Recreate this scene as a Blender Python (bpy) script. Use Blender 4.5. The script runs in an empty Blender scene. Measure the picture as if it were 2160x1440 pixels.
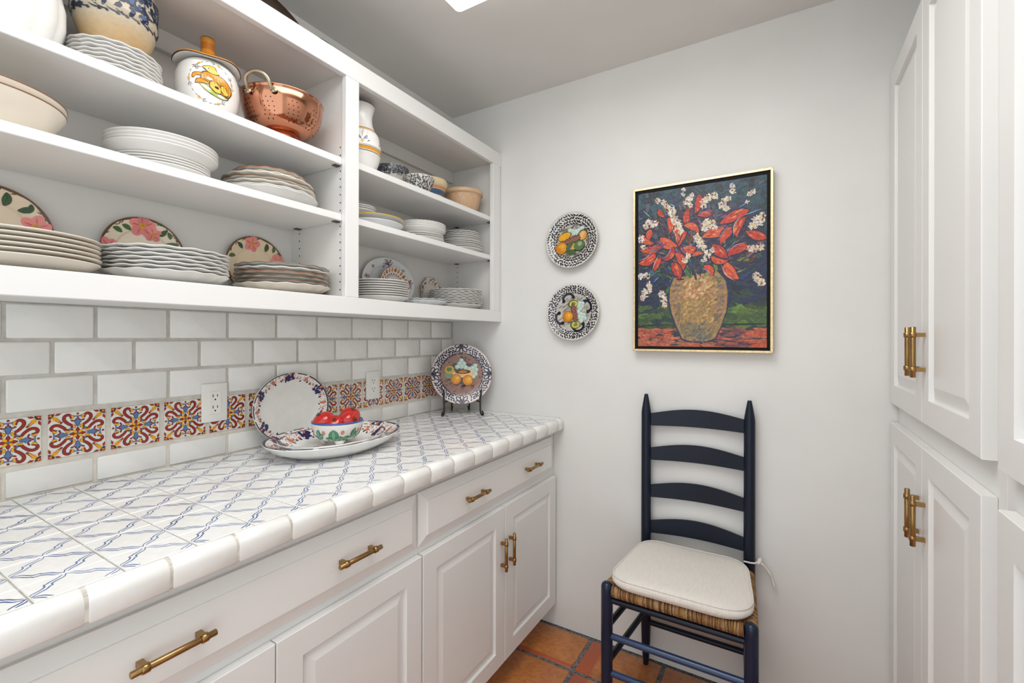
import bpy, bmesh, math, random
from mathutils import Matrix, Vector
random.seed(7)
R = random.Random(11)
PI = math.pi
sc = bpy.context.scene
COL = sc.collection

# ------------------------------------------------------------------ camera
YAW, PIT, ROL = 0.5417, 0.0006, 0.0022
F_ = Vector((-math.sin(YAW) * math.cos(PIT), math.cos(YAW) * math.cos(PIT), math.sin(PIT)))
r0 = Vector((math.cos(YAW), math.sin(YAW), 0.0))
u0 = r0.cross(F_)
rt = math.cos(ROL) * r0 + math.sin(ROL) * u0
up = -math.sin(ROL) * r0 + math.cos(ROL) * u0
cam_d = bpy.data.cameras.new('camera')
cam = bpy.data.objects.new('camera', cam_d)
COL.objects.link(cam)
cam.matrix_world = Matrix(((rt.x, up.x, -F_.x, 1.4562), (rt.y, up.y, -F_.y, -1.8489), (rt.z, up.z, -F_.z, 1.2783), (0, 0, 0, 1)))
cam_d.sensor_width = 36.0
cam_d.lens = 965.8821 / 2160 * 36
cam_d.shift_x = 2.1274 / 2160
cam_d.shift_y = -10.4014 / 2160
cam_d.clip_start = 0.02
sc.camera = cam

# ------------------------------------------------------------------ world, lights, exposure
w = bpy.data.worlds.new('world')
sc.world = w
w.use_nodes = True
bg = w.node_tree.nodes['Background']
bg.inputs[0].default_value = (0.90, 0.965, 1.0, 1)
bg.inputs[1].default_value = 1.75
sc.view_settings.view_transform = 'Standard'
sc.view_settings.look = 'None'
sc.view_settings.gamma = 1.0
sc.view_settings.use_curve_mapping = False
sc.view_settings.exposure = -0.12


def area(name, loc, rot, sx, sy, power, col=(1, 0.96, 0.9)):
    d = bpy.data.lights.new(name, 'AREA')
    d.shape = 'RECTANGLE'
    d.size, d.size_y = sx, sy
    d.energy = power
    d.color = col
    o = bpy.data.objects.new(name, d)
    COL.objects.link(o)
    o.location = loc
    o.rotation_euler = rot
    return o


area('ceiling_lamp', (1.02, -1.27, 2.298), (0, 0, 0), 0.72, 1.1, 9.5, (0.985, 0.985, 0.985))


# ------------------------------------------------------------------ colours and materials
def lin(c):
    return c / 12.92 if c <= 0.04045 else ((c + 0.055) / 1.055) ** 2.4


def C(h, g=None, b=None):
    if isinstance(h, str):
        h = h.lstrip('#')
        h, g, b = int(h[0:2], 16), int(h[2:4], 16), int(h[4:6], 16)
    return (lin(h / 255), lin(g / 255), lin(b / 255))


def vary(c, k, rnd=R):
    f = 1 + rnd.uniform(-k, k)
    return tuple(max(0.0, min(1.0, x * f * (1 + rnd.uniform(-k, k) * 0.4))) for x in c)


class NT:
    def __init__(s, name):
        s.m = bpy.data.materials.new(name)
        s.m.use_nodes = True
        s.t = s.m.node_tree
        s.b = s.t.nodes['Principled BSDF']

    def n(s, typ, **kw):
        x = s.t.nodes.new(typ)
        for k, v in kw.items():
            if k.startswith('_'):
                setattr(x, k[1:], v)
            else:
                x.inputs[k.replace('_', ' ')].default_value = v
        return x

    def l(s, a, b):
        s.t.links.new(a, b)

    def set(s, **kw):
        for k, v in kw.items():
            s.b.inputs[k.replace('_', ' ')].default_value = v
        return s

    def coord(s, scale=None, out='Object'):
        tc = s.n('ShaderNodeTexCoord')
        o = tc.outputs[out]
        if scale:
            mp = s.n('ShaderNodeMapping')
            mp.inputs['Scale'].default_value = scale
            s.l(o, mp.inputs['Vector'])
            o = mp.outputs[0]
        return o

    def noise(s, scale, detail=4, coord=None, rough=0.55):
        x = s.n('ShaderNodeTexNoise', Scale=scale, Detail=detail, Roughness=rough)
        if coord:
            s.l(coord, x.inputs['Vector'])
        return x.outputs['Fac']

    def ramp(s, fac, stops):
        r = s.n('ShaderNodeValToRGB')
        e = r.color_ramp.elements
        while len(e) < len(stops):
            e.new(0.5)
        for i, (p, c) in enumerate(stops):
            e[i].position = p
            e[i].color = (*c, 1)
        s.l(fac, r.inputs[0])
        return r.outputs[0]

    def mix(s, a, b, fac, mode='MIX'):
        m = s.n('ShaderNodeMix', _data_type='RGBA', _blend_type=mode)
        for i, x in ((6, a), (7, b), (0, fac)):
            if hasattr(x, 'is_linked') or hasattr(x, 'links'):
                s.l(x, m.inputs[i])
            elif isinstance(x, tuple):
                m.inputs[i].default_value = (*x, 1)
            else:
                m.inputs[i].default_value = x
        return m.outputs[2]

    def bump(s, h, strength, dist=0.002):
        b = s.n('ShaderNodeBump', Strength=strength, Distance=dist)
        s.l(h, b.inputs['Height'])
        s.l(b.outputs[0], s.b.inputs['Normal'])

    def base(s, sock):
        s.l(sock, s.b.inputs['Base Color'])


def paint_mat(name, c, rough, nscale, bstr, var=0.03, stretch=None, dist=0.001):
    k = NT(name).set(Roughness=rough)
    co = k.coord(stretch)
    a = k.noise(3.0, 3, k.coord())
    k.base(k.ramp(a, [(0.3, tuple(x * (1 - var) for x in c)), (0.7, tuple(min(1, x * (1 + var)) for x in c))]))
    k.bump(k.noise(nscale, 3, co), bstr, dist)
    return k.m


M = {}
M['wall'] = paint_mat('warm_white_wall_paint', C(226, 225, 222), 0.55, 130, 0.12)
M['ceil'] = paint_mat('ceiling_paint', C(220, 218, 214), 0.7, 160, 0.12)
M['cab'] = paint_mat('white_cabinet_paint', C(231, 230, 228), 0.32, 60, 0.10, 0.015, (0.5, 0.08, 1.0))
M['cabr'] = paint_mat('white_cabinet_paint_brushed', C(233, 232, 229), 0.38, 170, 0.35, 0.015, (1, 0.05, 1.0), 0.0006)
M['shelfin'] = paint_mat('white_cabinet_interior_paint', C(224, 222, 218), 0.45, 140, 0.08)

k = NT('white_glazed_tile').set(Roughness=0.14)
oi = k.n('ShaderNodeObjectInfo')
n1 = k.noise(9, 3, k.coord())
c1 = k.ramp(n1, [(0.3, C(232, 231, 227)), (0.7, C(244, 243, 240))])
k.base(k.mix(c1, C(224, 222, 216), k.n('ShaderNodeMath', _operation='MULTIPLY').outputs[0]))
mm = [x for x in k.t.nodes if x.type == 'MATH'][0]
k.l(oi.outputs['Random'], mm.inputs[0])
mm.inputs[1].default_value = 0.5
k.bump(k.noise(16, 2, k.coord()), 0.45, 0.006)
M['tile'] = k.m

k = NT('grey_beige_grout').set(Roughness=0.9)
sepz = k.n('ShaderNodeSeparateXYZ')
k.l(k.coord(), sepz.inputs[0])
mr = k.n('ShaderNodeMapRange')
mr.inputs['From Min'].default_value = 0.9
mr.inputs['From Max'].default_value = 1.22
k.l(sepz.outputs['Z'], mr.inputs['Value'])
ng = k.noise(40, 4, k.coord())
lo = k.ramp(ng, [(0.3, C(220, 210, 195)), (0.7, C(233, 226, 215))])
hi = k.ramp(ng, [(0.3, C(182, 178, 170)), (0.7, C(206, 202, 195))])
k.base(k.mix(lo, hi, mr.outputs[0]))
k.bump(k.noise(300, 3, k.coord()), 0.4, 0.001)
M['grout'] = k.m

k = NT('worktop_grout').set(Roughness=0.85)
ng = k.noise(55, 4, k.coord())
k.base(k.ramp(ng, [(0.32, C(186, 178, 166)), (0.6, C(218, 212, 203))]))
k.bump(k.noise(350, 3, k.coord()), 0.5, 0.001)
M['ctgrout'] = k.m


def col_mat(name, rough, bumps=None, var=0.06, nscale=30, coat=0.0, spec=0.5):
    k = NT(name).set(Roughness=rough)
    at = k.n('ShaderNodeAttribute', _attribute_name='Col')
    nz = k.noise(nscale, 3, k.coord())
    v = k.ramp(nz, [(0.3, (1 - var,) * 3), (0.7, (1.0,) * 3)])
    k.base(k.mix(at.outputs['Color'], v, 1.0, 'MULTIPLY'))
    if bumps:
        k.bump(k.noise(bumps[0], 3, k.coord()), bumps[1], bumps[2])
    if coat:
        k.b.inputs['Coat Weight'].default_value = coat
        k.b.inputs['Coat Roughness'].default_value = 0.06
    return k.m


M['ceramic'] = col_mat('glazed_ceramic', 0.2, (14, 0.12, 0.003))
M['glaze'] = col_mat('painted_glaze', 0.2, (14, 0.12, 0.003), 0.22, 75)
M['dish'] = col_mat('white_stoneware', 0.28, (25, 0.1, 0.002), 0.03)
M['handtile'] = col_mat('hand_painted_tile', 0.16, (16, 0.2, 0.003), 0.08, 60)
M['stonebowl'] = col_mat('salt_glazed_stoneware', 0.3, (60, 0.15, 0.002), 0.12, 90)
M['oil'] = col_mat('oil_paint_on_canvas', 0.42, (90, 0.55, 0.003), 0.55, 95)
M['plastic'] = col_mat('white_plastic', 0.3, None, 0.02)

k = NT('terracotta_floor_tile').set(Roughness=0.32)
oi = k.n('ShaderNodeObjectInfo')
co = k.coord()
va = k.n('ShaderNodeVectorMath', _operation='ADD')
k.l(co, va.inputs[0])
cb = k.n('ShaderNodeCombineXYZ')
for i in range(3):
    k.l(oi.outputs['Random'], cb.inputs[i])
vs = k.n('ShaderNodeVectorMath', _operation='SCALE')
vs.inputs['Scale'].default_value = 30
k.l(cb.outputs[0], vs.inputs[0])
k.l(vs.outputs[0], va.inputs[1])
nz = k.noise(7, 5, va.outputs[0])
fine = k.noise(60, 4, va.outputs[0])
cc = k.ramp(nz, [(0.25, C(164, 102, 56)), (0.5, C(198, 128, 72)), (0.75, C(182, 102, 64))])
cc = k.mix(cc, k.ramp(fine, [(0.35, (0.72, 0.68, 0.62)), (0.6, (1, 1, 1))]), 0.8, 'MULTIPLY')
sx = k.n('ShaderNodeSeparateXYZ')
k.l(co, sx.inputs[0])
st = k.ramp(sx.outputs['Y'], [(0.0, (1, 1, 1)), (0.02, (0, 0, 0))])   # red iron-oxide stripe along one side
stm = k.n('ShaderNodeMapRange')
stm.inputs['From Min'].default_value = -0.085
stm.inputs['From Max'].default_value = -0.075
stm.inputs['To Min'].default_value = 0.75
stm.inputs['To Max'].default_value = 0.0
k.l(sx.outputs['Y'], stm.inputs['Value'])
k.base(k.mix(cc, C(168, 72, 44), stm.outputs[0]))
k.bump(k.noise(18, 4, va.outputs[0]), 0.3, 0.004)
M['terra'] = k.m

k = NT('dark_floor_grout').set(Roughness=0.95)
k.base(k.ramp(k.noise(160, 3, k.coord()), [(0.35, C(58, 58, 62)), (0.65, C(140, 138, 138))]))
k.bump(k.noise(250, 3, k.coord()), 0.6, 0.002)
M['fgrout'] = k.m


def metal(name, c, rough, var=0.1, nscale=40, stretch=None):
    k = NT(name).set(Metallic=1.0)
    nz = k.noise(nscale, 4, k.coord(stretch))
    k.base(k.ramp(nz, [(0.3, tuple(x * (1 - var) for x in c)), (0.7, tuple(min(1, x * (1 + var)) for x in c))]))
    r = k.n('ShaderNodeMapRange')
    r.inputs['To Min'].default_value = rough * 0.75
    r.inputs['To Max'].default_value = rough * 1.3
    k.l(nz, r.inputs['Value'])
    k.l(r.outputs[0], k.b.inputs['Roughness'])
    return k.m


M['brass'] = metal('antique_brass', (0.37, 0.225, 0.09), 0.25)
M['brass2'] = metal('cast_brass_handle', (0.46, 0.40, 0.28), 0.3, 0.2)
M['copper'] = metal('polished_copper', (0.56, 0.25, 0.15), 0.11, 0.08, 8)
M['gilt'] = metal('worn_gilt', (0.66, 0.51, 0.29), 0.34, 0.2, 120)
M['iron'] = paint_mat('black_wrought_iron', (0.012, 0.011, 0.011), 0.45, 90, 0.4)
M['pin'] = paint_mat('dark_bronze_clip', (0.05, 0.04, 0.03), 0.4, 50, 0.1)
M['hole'] = paint_mat('dark_hole', (0.012, 0.011, 0.01), 0.9, 50, 0.1)
M['black'] = paint_mat('black_frame_paint', (0.006, 0.0055, 0.0052), 0.55, 90, 0.1)
M['black'].node_tree.nodes['Principled BSDF'].inputs['Specular IOR Level'].default_value = 0.15
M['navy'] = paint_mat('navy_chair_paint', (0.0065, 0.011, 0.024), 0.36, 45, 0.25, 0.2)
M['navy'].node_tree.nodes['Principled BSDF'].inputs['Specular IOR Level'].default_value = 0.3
M['navy_lit'] = paint_mat('navy_chair_paint_lit', (0.008, 0.017, 0.042), 0.22, 45, 0.15, 0.2)  # same navy for the front legs, their bluish highlights put into the colour
M['navy_lit'].node_tree.nodes['Principled BSDF'].inputs['Specular IOR Level'].default_value = 0.4
M['rung_lit'] = paint_mat('navy_rung_paint_lit', (0.020, 0.046, 0.118), 0.24, 45, 0.15, 0.2)  # front rungs: navy made bluer, light from above painted into the base
k = NT('dark_walnut').set(Roughness=0.45)
k.base(k.ramp(k.noise(14, 6, k.coord((1, 0.3, 6))), [(0.3, (0.035, 0.017, 0.010)), (0.7, (0.09, 0.045, 0.026))]))
M['wood'] = k.m

k = NT('natural_linen').set(Roughness=0.95)
wv1 = k.n('ShaderNodeTexWave', Scale=260.0, Distortion=1.2)
wv1.bands_direction = 'X'
wv2 = k.n('ShaderNodeTexWave', Scale=260.0, Distortion=1.2)
wv2.bands_direction = 'Y'
co = k.coord()
for wv in (wv1, wv2):
    k.l(co, wv.inputs['Vector'])
mx = k.n('ShaderNodeMath', _operation='MULTIPLY')
k.l(wv1.outputs['Fac'], mx.inputs[0])
k.l(wv2.outputs['Fac'], mx.inputs[1])
sl = k.noise(30, 4, k.coord((8, 1, 1)))
cc = k.ramp(mx.outputs[0], [(0.0, C(226, 220, 212)), (0.7, C(250, 246, 240))])
k.base(k.mix(cc, k.ramp(sl, [(0.3, (0.9, 0.89, 0.87)), (0.7, (1, 1, 1))]), 0.8, 'MULTIPLY'))
k.bump(mx.outputs[0], 0.35, 0.001)
k.b.inputs['Sheen Weight'].default_value = 0.15
M['linen'] = k.m

k = NT('twisted_rush').set(Roughness=0.7)
at = k.n('ShaderNodeAttribute', _attribute_name='Col')
k.base(k.mix(at.outputs['Color'], k.ramp(k.noise(220, 3, k.coord()), [(0.3, (0.55, 0.5, 0.45)), (0.7, (1, 1, 1))]), 0.9, 'MULTIPLY'))
M['rush'] = k.m

k = NT('tomato_skin').set(Roughness=0.12)
k.base(k.ramp(k.noise(12, 3, k.coord()), [(0.3, (0.42, 0.008, 0.006)), (0.7, (0.58, 0.018, 0.010))]))
k.b.inputs['Coat Weight'].default_value = 0.4
M['tomato'] = k.m
M['stem'] = paint_mat('tomato_stem_green', C(74, 76, 42), 0.7, 90, 0.3, 0.2)

k = NT('lit_acrylic_lens').set(Roughness=0.3)
k.b.inputs['Base Color'].default_value = (0.9, 0.9, 0.88, 1)
k.b.inputs['Emission Color'].default_value = (1, 0.975, 0.94, 1)
k.b.inputs['Emission Strength'].default_value = 2.2
M['lens'] = k.m


# ------------------------------------------------------------------ mesh helpers
class MB:
    def __init__(s):
        s.v, s.f, s.m, s.c, s.s = [], [], [], [], []

    def add(s, vs, fs, col=(0.8, 0.8, 0.8), mat=0, smooth=False):
        o = len(s.v)
        s.v += [tuple(p) for p in vs]
        for i, f in enumerate(fs):
            s.f.append(tuple(o + j for j in f))
            s.m.append(mat)
            s.c.append(col[i] if isinstance(col, list) else col)
            s.s.append(smooth)
        return s

    def box(s, x0, x1, y0, y1, z0, z1, col=(0.8, 0.8, 0.8), mat=0):
        vs = [(x, y, z) for z in (z0, z1) for y in (y0, y1) for x in (x0, x1)]
        fs = [(0, 2, 3, 1), (4, 5, 7, 6), (0, 1, 5, 4), (2, 6, 7, 3), (0, 4, 6, 2), (1, 3, 7, 5)]
        return s.add(vs, fs, col, mat)

    def tube(s, pts, rad, n=8, col=(0.8, 0.8, 0.8), mat=0, caps=True):
        pts = [Vector(p) for p in pts]
        rr = rad if isinstance(rad, (list, tuple)) else [rad] * len(pts)
        t0 = (pts[1] - pts[0]).normalized()
        nrm = t0.orthogonal().normalized()
        vs, fs = [], []
        for i, p in enumerate(pts):
            a = pts[max(0, i - 1)]
            b = pts[min(len(pts) - 1, i + 1)]
            t = (b - a).normalized()
            nrm = (nrm - t * nrm.dot(t))
            nrm = nrm.normalized() if nrm.length > 1e-6 else t.orthogonal().normalized()
            bn = t.cross(nrm)
            for j in range(n):
                q = 2 * PI * j / n
                vs.append(p + rr[i] * (math.cos(q) * nrm + math.sin(q) * bn))
        for i in range(len(pts) - 1):
            for j in range(n):
                fs.append((i * n + j, i * n + (j + 1) % n, (i + 1) * n + (j + 1) % n, (i + 1) * n + j))
        s.add(vs, fs, col, mat, True)
        if caps:
            k = len(pts) - 1
            s.add(vs[:n], [tuple(range(n))[::-1]], col, mat)
            s.add(vs[k * n:], [tuple(range(n))], col, mat)
        return s

    def lathe(s, prof, n=48, col=(0.8, 0.8, 0.8), cx=0, cy=0, cz=0, rip=None, a=1.0, b=1.0, mat=0, smooth=True):
        """prof: (r, z[, colour of the band that follows]); rip(theta, i) -> (radius factor, dz)"""
        vs, fs, cs, idx = [], [], [], []
        for i, p in enumerate(prof):
            if p[0] < 1e-6:
                idx.append([len(vs)] * n)
                vs.append((cx, cy, cz + p[1]))
                continue
            row = []
            for j in range(n):
                q = 2 * PI * j / n
                f, dz = rip(q, i) if rip else (1, 0)
                row.append(len(vs))
                vs.append((cx + p[0] * f * math.cos(q) * a, cy + p[0] * f * math.sin(q) * b, cz + p[1] + dz))
            idx.append(row)
        for i in range(len(prof) - 1):
            cc = prof[i][2] if len(prof[i]) > 2 else col
            for j in range(n):
                k = (j + 1) % n
                q = [idx[i][j], idx[i][k], idx[i + 1][k], idx[i + 1][j]]
                u = []
                for t in q:
                    if t not in u:
                        u.append(t)
                if len(u) > 2:
                    fs.append(tuple(u))
                    cs.append(cc)
        return s.add(vs, fs, cs, mat, smooth)

    def mesh(s, name, mats, bevel=0.0, seg=1):
        me = bpy.data.meshes.new(name)
        me.from_pydata(s.v, [], s.f)
        if bevel:
            bm = bmesh.new()
            bm.from_mesh(me)
            bmesh.ops.remove_doubles(bm, verts=bm.verts, dist=1e-6)
            es = [e for e in bm.edges if len(e.link_faces) == 2 and e.calc_face_angle(0) > 0.6]
            bmesh.ops.bevel(bm, geom=es, offset=bevel, segments=seg, affect='EDGES', profile=0.5)
            bm.to_mesh(me)
            bm.free()
            if seg > 1:
                me.polygons.foreach_set('use_smooth', [True] * len(me.polygons))
        else:
            me.polygons.foreach_set('material_index', s.m)
            me.polygons.foreach_set('use_smooth', s.s)
            at = me.attributes.new('Col', 'FLOAT_COLOR', 'CORNER')
            buf = []
            for f, c in zip(s.f, s.c):
                buf += [c[0], c[1], c[2], 1.0] * len(f)
            at.data.foreach_set('color', buf)
        for m in (mats if isinstance(mats, (list, tuple)) else [mats]):
            me.materials.append(m)
        me.update()
        return me

    def build(s, name, mats, parent=None, bevel=0.0, seg=1, loc=None):
        """vertices are in the parent's space (world when it has none); loc moves the origin there"""
        if loc is not None:
            s.v = [(x - loc[0], y - loc[1], z - loc[2]) for x, y, z in s.v]
        elif parent is not None and parent.get('_world'):
            l = parent.location
            s.v = [(x - l[0], y - l[1], z - l[2]) for x, y, z in s.v]
        o = link(name, s.mesh(name, mats, bevel, seg), parent)
        if loc is not None:
            o.location = loc
        return o


def link(name, me, parent=None):
    o = bpy.data.objects.new(name, me)
    COL.objects.link(o)
    if parent is not None:
        o.parent = parent
    return o


def tag(o, label, cat, group=None):
    o['label'] = label
    o['category'] = cat
    if group:
        o['group'] = group
    return o


def thing(name, label, cat, loc=(0, 0, 0), group=None, world=True):
    o = bpy.data.objects.new(name, None)
    COL.objects.link(o)
    o.location = loc
    o.empty_display_size = 0.05
    if world:
        o['_world'] = 1
    return tag(o, label, cat, group)


def struct(o):
    o['kind'] = 'structure'
    return o


def smooth(pts, n=6):
    out = []
    P = [Vector(p) for p in pts]
    for i in range(len(P) - 1):
        a, b, c, d = P[max(0, i - 1)], P[i], P[i + 1], P[min(len(P) - 1, i + 2)]
        for k in range(n):
            t = k / n
            out.append(0.5 * (2 * b + (c - a) * t + (2 * a - 5 * b + 4 * c - d) * t * t + (3 * b - a - 3 * c + d) * t ** 3))
    out.append(P[-1])
    return [tuple(p) for p in out]


class Dec:
    """flat print laid on a surface: fn(x, y, h) gives the point h above the surface"""

    def __init__(s, mb, fn, h0=0.00025, dh=0.0, mat=0):
        s.mb, s.fn, s.h, s.dh, s.mat = mb, fn, h0, dh, mat

    def lift(s, lay):
        if lay is not None:
            return s.h + 0.00022 * lay
        s.h += s.dh
        return s.h

    def poly(s, pts, col, lay=None):
        h = s.lift(lay)
        n = len(pts)
        cx = sum(p[0] for p in pts) / n
        cy = sum(p[1] for p in pts) / n
        vs = [s.fn(cx, cy, h)] + [s.fn(p[0], p[1], h) for p in pts]
        s.mb.add(vs, [(0, 1 + i, 1 + (i + 1) % n) for i in range(n)], col, s.mat)

    def ell(s, cx, cy, rx, ry, ang, col, lay=None, n=12, wob=0.0):
        ca, sa = math.cos(ang), math.sin(ang)
        pts = []
        for i in range(n):
            q = 2 * PI * i / n
            f = 1 + (R.uniform(-wob, wob) if wob else 0)
            x, y = rx * f * math.cos(q), ry * f * math.sin(q)
            pts.append((cx + x * ca - y * sa, cy + x * sa + y * ca))
        s.poly(pts, col, lay)

    def stroke(s, pts, wd, col, lay=None, taper=True, prof=None):
        h = s.lift(lay)
        n = len(pts)
        vs = []
        for i, p in enumerate(pts):
            a, b = pts[max(0, i - 1)], pts[min(n - 1, i + 1)]
            dx, dy = b[0] - a[0], b[1] - a[1]
            L = math.hypot(dx, dy) or 1e-9
            t = i / (n - 1)
            ww = wd * (prof(t) if prof else (max(0.08, math.sin(PI * min(1, max(0, t)))) ** 0.6 if taper else 1)) / 2
            nx, ny = -dy / L * ww, dx / L * ww
            vs += [s.fn(p[0] + nx, p[1] + ny, h), s.fn(p[0] - nx, p[1] - ny, h)]
        s.mb.add(vs, [(2 * i, 2 * i + 1, 2 * i + 3, 2 * i + 2) for i in range(n - 1)], col, s.mat)

    def leaf(s, x0, y0, x1, y1, wd, col, lay=None, bend=0.0, n=8):
        dx, dy = x1 - x0, y1 - y0
        pts = [(x0 + dx * t - dy * bend * math.sin(PI * t), y0 + dy * t + dx * bend * math.sin(PI * t)) for t in [i / n for i in range(n + 1)]]
        s.stroke(pts, wd, col, lay)


def pol(r, t):
    return (r * math.cos(t), r * math.sin(t))


# ------------------------------------------------------------------ room shell
def slab(name, x0, x1, y0, y1, z0, z1, m):
    return struct(MB().box(x0, x1, y0, y1, z0, z1).build(name, m))


YB = -2.46            # the pantry stays open behind the camera
ZC = 2.3934
wall_left = slab('wall_left', -0.12, -0.006, YB, 0.0, 0.0, ZC, M['wall'])
wall_back = slab('wall_back', -0.12, 2.46, 0.0, 0.12, 0.0, ZC, M['wall'])
wall_right = slab('wall_right', 2.34, 2.46, YB, 0.0, 0.0, ZC, M['wall'])
ceiling = slab('ceiling', -0.12, 2.46, YB, 0.12, ZC, ZC + 0.1, M['ceil'])
floor = slab('floor', -0.12, 2.46, YB, 0.12, -0.10, -0.004, M['fgrout'])

# floor tiles: 30 cm saltillo, first course cut at the back wall
tm = {}


def tile_mesh(key, sx, sy, sz, mat, bev, seg=2, nm='tile'):
    kk = (key, round(sx, 4), round(sy, 4))
    if kk not in tm:
        tm[kk] = MB().box(-sx / 2, sx / 2, -sy / 2, sy / 2, -sz, 0).mesh(nm, mat, bev, seg)
    return tm[kk]


ys = [-0.014, -0.212]
yy = -0.228
while yy > -2.6:
    ys += [yy, yy - 0.284]
    yy -= 0.300
for a in range(0, len(ys), 2):
    y1, y0 = ys[a], ys[a + 1]
    for i in range(6):
        xa = 0.162 + 0.2985 * i + (0.004 if a else 0)
        xb = xa + 0.2825
        if xb < 0.45 or xa > 1.85:
            continue
        turn = (i + a // 2 * 3 + 1) % 4
        sx_, sy_ = xb - xa, y1 - y0
        if turn % 2:
            me = tile_mesh('t', sy_, sx_, 0.012, M['terra'], 0.004, 2, 'terracotta_tile')
        else:
            me = tile_mesh('t', sx_, sy_, 0.012, M['terra'], 0.004, 2, 'terracotta_tile')
        o = link('terracotta_tile', me, floor)
        if a in (0, 2):
            turn = {1: 0, 2: 3}.get(i, 0)
            me = tile_mesh('t', sy_, sx_, 0.012, M['terra'], 0.004, 2, 'terracotta_tile') if turn % 2 else tile_mesh('t', sx_, sy_, 0.012, M['terra'], 0.004, 2, 'terracotta_tile')
            o.data = me
        o.location = ((xa + xb) / 2, (y0 + y1) / 2, R.uniform(-0.001, 0.0005))
        o.rotation_euler = (0, 0, PI / 2 * turn)

# backsplash grout bed, subway tiles and painted tiles, all parts of the left wall
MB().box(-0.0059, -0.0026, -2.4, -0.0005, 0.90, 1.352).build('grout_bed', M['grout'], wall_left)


def splash(y0, y1, z0, z1, painted=None):
    if painted is not None:
        me = painted
    else:
        kk = ('s', round(y1 - y0, 3), round(z1 - z0, 3))
        if kk not in tm:
            tm[kk] = MB().box(-0.0055, 0.0, -(y1 - y0) / 2, (y1 - y0) / 2, -(z1 - z0) / 2, (z1 - z0) / 2).mesh('subway_tile', M['tile'], 0.0036, 2)
        me = tm[kk]
    o = link('painted_tile' if painted is not None else 'subway_tile', me, wall_left)
    o.location = (R.uniform(-0.0005, 0.0006), (y0 + y1) / 2, (z0 + z1) / 2)
    j = 0.003 if painted is not None else 0.011
    o.rotation_euler = (R.uniform(-0.002, 0.002), R.uniform(-j, j), R.uniform(-j, j))
    return o


rows = [(1.2725, 1.3495, 0), (1.1905, 1.2650, 1), (1.1085, 1.1830, 0), (0.9215, 0.9795, 0)]
for z0, z1, off in rows:
    for kq in range(16):
        a = -2.186 + 0.1552 * kq + (0.0776 if off else 0) - 0.0001
        b = a + 0.1552
        a += 0.0035
        b -= 0.0035
        if b > -0.004:
            b = -0.004
        if b - a > 0.02:
            splash(a, b, z0, z1)
    if off:
        splash(-2.186 + 0.0035 - 0.0, -2.186 + 0.0776 - 0.0035, z0, z1)

# painted tile: S-scrolls round a centre flower, in [-1, 1] tile units
RED, YEL, BLU, DNV, OFF = C(158, 40, 18), C(240, 172, 28), C(92, 124, 170), C(28, 30, 66), C(232, 228, 220)


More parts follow.
